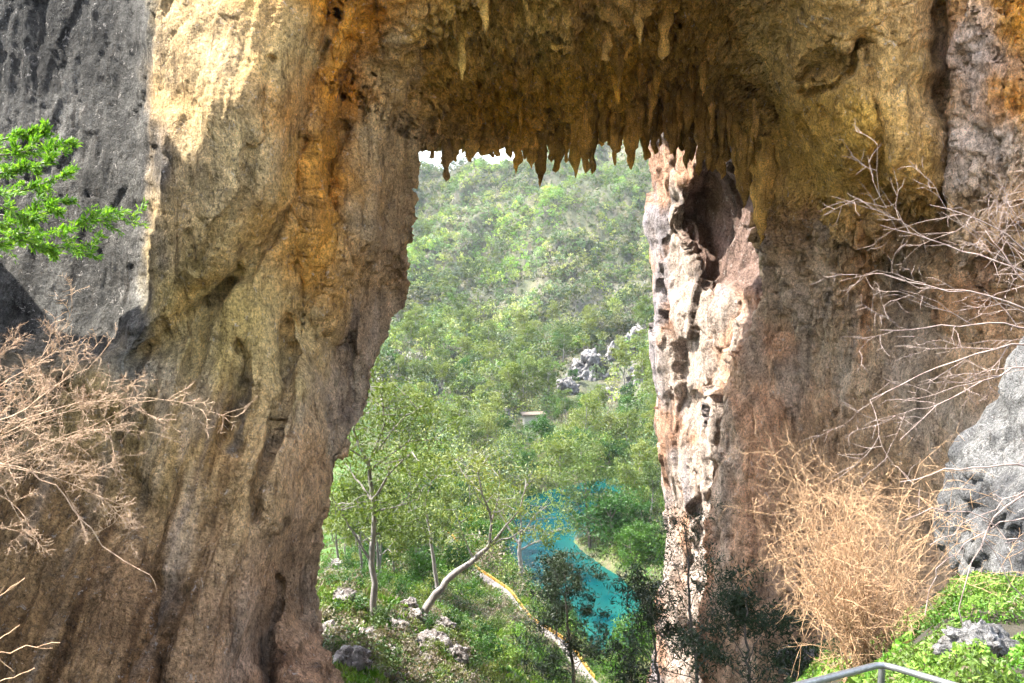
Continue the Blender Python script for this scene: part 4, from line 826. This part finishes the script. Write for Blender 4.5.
# grass and low leaves on the slopes
def cover(n, d0, d1, b0, b1, size, cols, name, label, thr=-.3, seed=1, hmul=1.):
    rg = np.random.default_rng(seed); y = np.exp(rg.uniform(math.log(d0), math.log(d1), n)); x = (rg.uniform(b0, b1, n) - 512) / F * y
    P3 = np.stack([x, y, x * 0], -1); den = fbm(P3 / 3.5, 3, seed + 60); k_ = (den > thr) & (poly_sd(x, y, lake_w) < -.6) & (line_d(x, y, path_w[:, :2]) > .5); x, y, den = x[k_], y[k_], den[k_]; n = len(x)
    z = ground(x, y); s = size * (.5 + rg.random(n)) * (y / d0) ** .55; cl_ = sstep(0., .5, fbm(np.stack([x, y, x * 0], -1) / 1.1, 3, seed + 70))
    C_ = np.stack([x, y, z + s * (.3 + 1.9 * cl_ * hmul * rg.random(n))], -1); dr_ = rg.normal(size=(n, 3)) * .6; dr_[:, 2] = np.abs(dr_[:, 2]) + .7
    V, f = leaves(C_, s, .3, rg, dirs=dr_); ci = np.clip(((den + .6) * len(cols) * .7 + rg.random(n) * 1.6).astype(int), 0, len(cols) - 1); cc_ = np.array(cols)[ci] * (.7 + .6 * rg.random(n))[:, None]
    o = obj(name, mesh(name, V, f, M_wood, False, np.repeat(cc_, 4, 0))); tag(o, label, 'grass', kind='stuff')
gc = [[.16, .27, .04], [.10, .24, .03], [.14, .32, .03], [.21, .34, .045], [.26, .28, .11], [.30, .26, .16]]
cover(150000, 24, 225, 300, 700, .10, gc, 'slope_grass', 'bright green grass and low scrub on the valley slopes', -.45, 1)
print('wood', time.time() - T0)

# ------------------------------------------------------------------ small building and white steps on the valley floor
m, nt, b, out = nodemat('pale_render'); q = noise(nt, mapping(nt, (1, 1, 1)), 2, 6, .7); nt.links.new(ramp(nt, q, [(.3, (.34, .31, .27)), (.7, (.48, .45, .40))]), b.inputs['Base Color']); Mw = m
m, nt, b, out = nodemat('brown_roof'); q = noise(nt, mapping(nt, (1, 8, 1)), 2, 4, .7); nt.links.new(ramp(nt, q, [(.3, (.10, .07, .05)), (.7, (.20, .15, .11))]), b.inputs['Base Color']); Mr = m
def boxm(name, lo, hi, mat):
    x0, y0, z0 = lo; x1, y1, z1 = hi; V = [(x, y, z) for z in (z0, z1) for x, y in ((x0, y0), (x1, y0), (x1, y1), (x0, y1))]
    return mesh(name, V, [(0, 3, 2, 1), (4, 5, 6, 7), (0, 1, 5, 4), (1, 2, 6, 5), (2, 3, 7, 6), (3, 0, 4, 7)], mat, False)
pb = ray_ground(534, 428, 150); hut = empty('hut', tuple(pb), .15); tag(hut, 'small pale walled hut with a flat brown roof among the valley trees', 'hut')
w_ = pb[1] * 10 / F
obj('wall', boxm('wall', (-w_, 0, -1), (w_, w_ * 1.1, 3.2), Mw), hut); obj('roof', boxm('roof', (-w_ - .5, -.7, 3.203), (w_ + .5, w_ * 1.1 + .4, 3.6), Mr), hut); obj('door', boxm('door', (-.5, -.05, -1), (.4, .0 - .003, 1.5), M_dbark), hut)

# ------------------------------------------------------------------ foreground plants
def twigs(starts, seed, seglen, nseg, levels, rad, spread, child_p, grav=0., curl=.18, shrink=.72, rmul=.6, nchild=2, minr=.0025, lines=None, lshr=.3):
    """recursive bare twigs; returns segment arrays and tips"""
    rg = np.random.default_rng(seed); A, B, RA, RB = [], [], [], []; tips = []
    cur = [(np.array(p, float), np.array(d, float) / np.linalg.norm(d), l, r_) for p, d, l, r_ in starts]
    for pts, r0, r1 in (lines or []):
        pts = smooth_line(pts, 16); dirs = np.gradient(pts, axis=0); rr = np.linspace(r0, r1, 16); ll = np.linalg.norm(pts[-1] - pts[0]); pts[1:-1] += rg.normal(size=(14, 3)) * .012 * min(1, ll * .8)
        for i in range(15):
            A.append(pts[i]); B.append(pts[i + 1]); RA.append(rr[i]); RB.append(rr[i + 1])
            if i > 3:
                for _ in range(nchild):
                    if rg.random() < child_p:
                        cdv = dirs[i] / np.linalg.norm(dirs[i]) + rg.normal(size=3) * spread; cdv /= np.linalg.norm(cdv); cur.append((pts[i + 1].copy(), cdv, ll * lshr * rg.uniform(.5, 1.2), max(rr[i] * rmul, minr)))
    for lv in range(levels + 1):
        nxt = []
        for p, d, l, r_ in cur:
            ns = max(3, int(nseg * (1 - lv * .12))); q = p.copy(); dd = d.copy()
            for s in range(ns):
                dd = dd + rg.normal(size=3) * curl; dd[2] += grav; dd /= np.linalg.norm(dd); e = q + dd * l / ns
                ra = r_ * (1 - .65 * s / ns); rb = r_ * (1 - .65 * (s + 1) / ns); A.append(q); B.append(e); RA.append(ra); RB.append(rb)
                if lv < levels and s >= 1:
                    for _ in range(nchild):
                        if rg.random() < child_p:
                            cdv = dd + rg.normal(size=3) * spread; cdv /= np.linalg.norm(cdv); nxt.append((e.copy(), cdv, l * shrink * rg.uniform(.6, 1.1), max(rb * rmul, minr)))
                q = e
            tips.append((q, dd))
        cur = nxt
    return np.array(A), np.array(B), np.array(RA), np.array(RB), tips
def twig_obj(root, seg, mat, name='branches', k=3):
    V, f = prisms(seg[0], seg[1], seg[2], seg[3], k); print(name, len(seg[0])); return obj(name, mesh(name, V - np.array(root.location), f, mat, True), root)
# (1) dense straw bush at right
bs = ray_ground(862, 668, 5); bD = 10.2
bb0 = at(868, 672, bD); bush = empty('dry_bush', tuple(bb0)); tag(bush, 'dense straw coloured leafless bush at the foot of the right rock wall', 'bush')
rg = np.random.default_rng(4); st_ = []
for (tx, ty) in [(856 + 86 * math.cos(a_) * q_ * .8, 555 - 90 * math.sin(a_) * q_) for a_, q_ in zip(rg.uniform(-.3, 3.45, 34), rg.uniform(.35, .95, 34))] + [(850 + 80 * math.cos(a_) * q_, 552 - 88 * math.sin(a_) * q_) for a_, q_ in zip(rg.uniform(-.25, 3.4, 30), rg.uniform(.3, .9, 30))] + [(800, 470), (835, 445), (815, 520), (850, 470), (880, 500), (910, 490), (930, 530), (805, 560), (800, 600), (900, 560), (860, 520), (840, 560), (870, 590), (800, 540), (925, 580), (890, 460), (830, 620), (900, 620), (820, 490), (870, 540), (850, 600), (800, 590), (900, 590), (870, 450), (810, 570), (905, 470), (805, 520), (830, 470), (795, 500)]:
    tgt = at(tx, ty, bD + rg.normal() * .6); b0_ = bb0 + rg.normal(size=3) * np.array([.16, .16, .04]); d = tgt - b0_; l = np.linalg.norm(d); st_.append((b0_, d, l, .008))
seg = twigs(st_, 41, .2, 9, 2, .02, 1.2, .36, 0., .13, .34, .85, 3, .0027); twig_obj(bush, seg, M_dry2)
# (2) pale bare branches top right
rb = empty('bare_tree', tuple(at(1060, 330, 8))); tag(rb, 'pale bare branches reaching in from the right edge across the rock wall', 'bare tree')
ln_ = []
for pts in [[(1080, 300), (1000, 262), (940, 240), (880, 225)], [(1080, 330), (1010, 300), (950, 290), (885, 275)], [(1080, 290), (1020, 240), (975, 215), (930, 205)], [(1080, 345), (990, 345), (930, 370), (870, 400)], [(1080, 340), (1000, 320), (940, 330), (880, 330)], [(1080, 360), (1000, 370), (950, 395), (900, 440)], [(1080, 320), (1040, 300), (1000, 255), (985, 230)]]:
    dd0 = 8 + rg.normal() * .4; ln_.append(([at(1130, 340, 8)] + [at(x, y, dd0 + rg.normal() * .12) for x, y in pts], .013, .0035))
seg = twigs([], 43, .2, 7, 2, .01, .55, .6, -.01, .14, .55, .52, 1, .0024, ln_, .34); twig_obj(rb, seg, M_pale, k=4)
# (3) lower right long bare branches
rb = empty('bare_shrub', tuple(at(1010, 560, 6))); tag(rb, 'long thin grey branches arching over the grass at lower right', 'bare shrub')
ln_ = []
for pts, rr in [([(1040, 462), (985, 466), (940, 472), (900, 482)], .011), ([(1030, 478), (1000, 505), (975, 545), (962, 600), (958, 640)], .011), ([(1030, 560), (985, 520), (950, 500), (905, 520)], .006), ([(1000, 505), (975, 545), (945, 560), (920, 590), (925, 615)], .006), ([(1030, 478), (1000, 505), (960, 530), (930, 545)], .006), ([(1030, 620), (1000, 560), (985, 540)], .006)]:
    ln_.append(([at(1090, 520, 6.3)] + [at(x, y, 6.3 + rg.normal() * .08) for x, y in pts], rr, .003))
seg = twigs([], 44, .2, 6, 1, .01, .7, .25, -.02, .12, .5, .4, 1, .0024, ln_, .12); twig_obj(rb, seg, M_pale, k=4)
# (4) left dry shrub
lb = empty('dry_shrub', tuple(at(-60, 470, 6))); tag(lb, 'reddish bare twiggy shrub spreading in from the left edge', 'dry shrub')
st_ = []
for (sx, sy, tx, ty) in [(-60, 470, 110, 345), (-60, 460, 150, 390), (-60, 480, 165, 420), (-60, 450, 60, 340), (-60, 490, 90, 450), (-60, 440, 100, 400), (-70, 500, 60, 490), (-60, 470, 130, 435), (-60, 430, 20, 350), (-60, 480, 40, 420), (-60, 520, 30, 500), (-60, 470, 90, 370), (-60, 440, 20, 400), (-60, 460, 60, 440)]:
    d_ = 6 + rg.normal() * .35; a_ = at(sx, sy, d_); b_ = at(tx, ty, d_ + rg.normal() * .25); st_.append((a_, b_ - a_, np.linalg.norm(b_ - a_) * .93, .006))
seg = twigs(st_, 47, .2, 11, 3, .008, .8, .40, 0., .11, .33, .55, 3, .0019); twig_obj(lb, seg, M_dry)
ln_ = [([at(x, y, 5.6) for x, y in [(-30, 455), (50, 475), (70, 505), (95, 535), (115, 568), (150, 575)]], .007, .0025), ([at(x, y, 5.6) for x, y in [(-30, 455), (14, 500), (18, 530), (40, 545)]], .004, .002)]
seg = twigs([], 48, .2, 5, 1, .008, .9, .18, 0., .1, .45, .4, 1, .002, ln_, .08); twig_obj(lb, seg, M_dry, 'drooping_branch')
lb2 = empty('dry_sprig', tuple(at(-30, 660, 4))); tag(lb2, 'few thin straw stems poking up at the bottom left corner', 'dry stems')
ln_ = [([at(-60, 660, 4), at(-20, a_, 4), at(b_, c_, 4.1)], .004, .002) for a_, b_, c_ in [(610, 25, 578), (655, 60, 643), (650, 20, 625), (640, 14, 672), (690, 35, 668)]]
seg = twigs([], 49, .2, 6, 1, .004, .5, .15, 0, .05, .4, .5, 1, .0015, ln_, .12); twig_obj(lb2, seg, M_dry2)
# (5) bright leafy branch top left
gb = empty('leafy_shrub', tuple(at(-60, 220, 5))); tag(gb, 'vivid lime green leafy branches reaching in from the left edge', 'leafy shrub')
st_ = []
for pts in [[(-60, 230), (0, 215), (60, 222), (130, 218)], [(-60, 200), (0, 190), (40, 185), (68, 175)], [(-60, 180), (0, 155), (40, 150), (72, 141)], [(-60, 240), (0, 235), (50, 245), (95, 262)], [(-60, 220), (0, 232), (60, 232), (105, 210)], [(-60, 170), (0, 140), (25, 135), (45, 132)], [(-60, 250), (0, 225), (40, 200), (66, 202)], [(-60, 190), (0, 205), (30, 215), (60, 208)], [(-60, 210), (-10, 175), (20, 170), (50, 160)], [(-60, 240), (0, 250), (30, 240), (70, 250)]]:
    dd0 = 5 + rg.normal() * .2; q = [at(x, y, dd0 + rg.normal() * .05) for x, y in pts]
    for a_, b_, r0 in zip(q[:-1], q[1:], (.010, .007, .004)): st_.append((a_, b_ - a_, np.linalg.norm(b_ - a_), r0))
seg = twigs(st_, 51, .2, 7, 1, .006, .5, .35, .0, .08, .42, .5, 2)
keepn = len(seg[0]); twig_obj(gb, seg, M_dbark, 'branches')
A, B = seg[0], seg[1]; rl = np.random.default_rng(52); nl = 9500; ii = rl.integers(0, len(A), nl); tt_ = rl.random(nl)[:, None]
C = A[ii] * (1 - tt_) + B[ii] * tt_; dv = (B - A)[ii]; dv /= np.linalg.norm(dv, axis=1)[:, None]; dv = dv + rl.normal(size=dv.shape) * .7; C = C + dv * .016; q_ = proj(C); k_ = (q_[0] < 60) | (rl.random(nl) < .8)
V, f = leaves(C[k_], np.full(k_.sum(), .016), .32, rl, dirs=dv[k_]); cv = np.repeat(rl.random(k_.sum()), 4)[:, None] * np.ones(3)
obj('leaves', mesh('leaves', V - np.array(gb.location), f, M_bright, False, cv), gb)

# (6) ground cover, lower right
def near_cover(n, b0, b1, d0, d1, seed, name, label, size=.03):
    rg = np.random.default_rng(seed); y = rg.uniform(d0, d1, n); x = (rg.uniform(b0, b1, n) - 512) / F * y; cl_ = fbm(np.stack([x, y, x * 0], -1) / .5, 3, seed); k_ = (cl_ > -.2 + .25 * rg.random(n)) & (fbm(np.stack([x / 1.4, y / 1.4, x * 0], -1), 2, seed + 9) > -.22); x, y, cl_ = x[k_], y[k_], cl_[k_]; n = len(x); z = ground(x, y)
    hgt = sstep(-.3, .7, cl_) * .22; C_ = np.stack([x, y, z + hgt * rg.random(n) ** .6 + .01], -1); V, f = leaves(C_, size * (.6 + .8 * rg.random(n)), .5, rg)
    pal_ = np.array([[.05, .13, .025], [.10, .25, .03], [.15, .34, .035], [.26, .42, .07]]); ci = np.clip(((cl_ + .6) * 3 + rg.random(n)).astype(int), 0, 3); c_ = pal_[ci] * (.45 + .95 * rg.random(n))[:, None]; br = rg.random(n) < .09; c_[br] = [.30, .24, .14]; c_ *= (.8 + .7 * sstep(-.4, .5, fbm(np.stack([x / .9, y / .9, x * 0], -1), 2, seed + 12)))[:, None]
    o = obj(name, mesh(name, V, f, M_wood, False, np.repeat(c_, 4, 0))); tag(o, label, 'undergrowth', kind='stuff')
near_cover(130000, 880, 1150, 4.0, 13, 61, 'undergrowth', 'bright green leafy undergrowth below the grey outcrop', .017)
near_cover(40000, 690, 930, 8, 21, 62, 'dark_undergrowth', 'shaded green undergrowth along the foot of the right rock wall', .05)
for i, (x_, y_, r_, lb_) in enumerate([(974, 655, 34, 'pale grey stone in the grass beside the metal handrail'), (800, 668, 22, 'flat grey stone among dark undergrowth left of the straw bush')]):
    p_ = ray_ground(x_, y_, 4); s_ = r_ / F * p_[1]; V, f = lump((0, 0, 0), (s_, s_ * .8, s_ * .6), 140 + i, 60, .4)
    o = obj('stone', mesh('stone', V, f, M_grey, True, rock_col(V * 4, (.15, .145, .14), (.27, .26, .25), 150 + i))); o.location = p_ + np.array([0, 0, s_ * .35]); tag(o, lb_, 'stone')

# (7) galvanised handrail
m, nt, b, out = nodemat('galvanised_steel'); q = noise(nt, mapping(nt, (1, 1, 1)), 14, 6, .7); nt.links.new(ramp(nt, q, [(.3, (.16, .165, .17)), (.7, (.30, .30, .30))]), b.inputs['Base Color']); b.inputs['Metallic'].default_value = .75; b.inputs['Roughness'].default_value = .42; Ms = m
K1 = at(882, 664, 4.6); rail = empty('handrail', tuple(K1 - np.array([0, 0, 1.1]))); tag(rail, 'galvanised metal handrail with a bent top rail at the bottom edge', 'handrail')
r_ = .017
a0 = at(735, 702, 3.4); a1 = at(1010, 702, 3.9)
def arcpts(p0, k0, p1, n=9, s=.12):
    u = (p0 - k0) / np.linalg.norm(p0 - k0); w = (p1 - k0) / np.linalg.norm(p1 - k0); A_ = k0 + u * s; B_ = k0 + w * s
    t = np.linspace(0, 1, n)[:, None]; cur = (1 - t) ** 2 * A_ + 2 * t * (1 - t) * k0 + t ** 2 * B_; return np.concatenate([[p0], cur, [p1]])
tp = arcpts(a0, K1, a1); V, f = tubes([(tp, np.full(len(tp), r_))], 14)
obj('top_rail', mesh('top_rail', V - np.array(rail.location), f, Ms, True), rail)
tp2 = tp - np.array([0, 0, .45]); V, f = tubes([(tp2, np.full(len(tp2), r_ * .8))], 14); obj('mid_rail', mesh('mid_rail', V - np.array(rail.location), f, Ms, True), rail)
for q_ in (K1 + (a0 - K1) * .0, K1 + (a0 - K1) * .75, K1 + (a1 - K1) * .8):
    V, f = tubes([(np.array([q_ - [0, 0, .022], q_ - [0, 0, 1.4]]), np.full(2, r_ * 1.05))], 14); obj('post', mesh('post', V - np.array(rail.location), f, Ms, True), rail)

# ------------------------------------------------------------------ light
sunv = np.array([-.60, .13, .79]); sunv /= np.linalg.norm(sunv)
elev = math.asin(sunv[2]); azi = math.atan2(sunv[0], sunv[1])   # from +Y towards +X
w = bpy.data.worlds.new('World'); S.world = w; w.use_nodes = True; nt = w.node_tree; bg = nt.nodes['Background']
sky = nt.nodes.new('ShaderNodeTexSky'); sky.sky_type = 'NISHITA'; sky.sun_disc = False; sky.sun_elevation = elev; sky.sun_rotation = azi; sky.dust_density = 3.; sky.altitude = 800
hs = nt.nodes.new('ShaderNodeHueSaturation'); hs.inputs['Saturation'].default_value = .55; nt.links.new(sky.outputs[0], hs.inputs['Color']); nt.links.new(hs.outputs[0], bg.inputs[0]); bg.inputs[1].default_value = .15
sl = bpy.data.lights.new('sun', 'SUN'); sl.energy = 2.8; sl.angle = R(.55); sl.color = (1, .95, .86); so = bpy.data.objects.new('sun', sl); COL.objects.link(so)
from mathutils import Vector
so.rotation_euler = Vector(sunv).to_track_quat('Z', 'Y').to_euler()
S.view_settings.view_transform = 'Standard'; S.view_settings.look = 'None'; S.view_settings.gamma = 1; S.view_settings.use_curve_mapping = False; S.view_settings.exposure = 2.92
# haze
HZ = .00008
if HZ:
    hm = bpy.data.materials.new('haze_air'); hm.use_nodes = True; nt = hm.node_tree; nt.nodes.clear(); ou = nt.nodes.new('ShaderNodeOutputMaterial'); pv = nt.nodes.new('ShaderNodeVolumePrincipled')
    pv.inputs['Color'].default_value = (.80, .88, 1, 1); pv.inputs['Density'].default_value = HZ; pv.inputs['Anisotropy'].default_value = .3; nt.links.new(pv.outputs[0], ou.inputs['Volume'])
    o = obj('haze', boxm('haze', (-4100, -3100, GZ.min() - 1), (4300, 4700, 130), hm)); tag(o, kind='stuff')
S.cycles.use_adaptive_sampling = True; S.cycles.adaptive_threshold = .03; S.cycles.max_bounces = 5; S.cycles.diffuse_bounces = 4; S.cycles.glossy_bounces = 2; S.cycles.transmission_bounces = 2; S.cycles.transparent_max_bounces = 4; S.cycles.volume_bounces = 0
print('done', time.time() - T0)
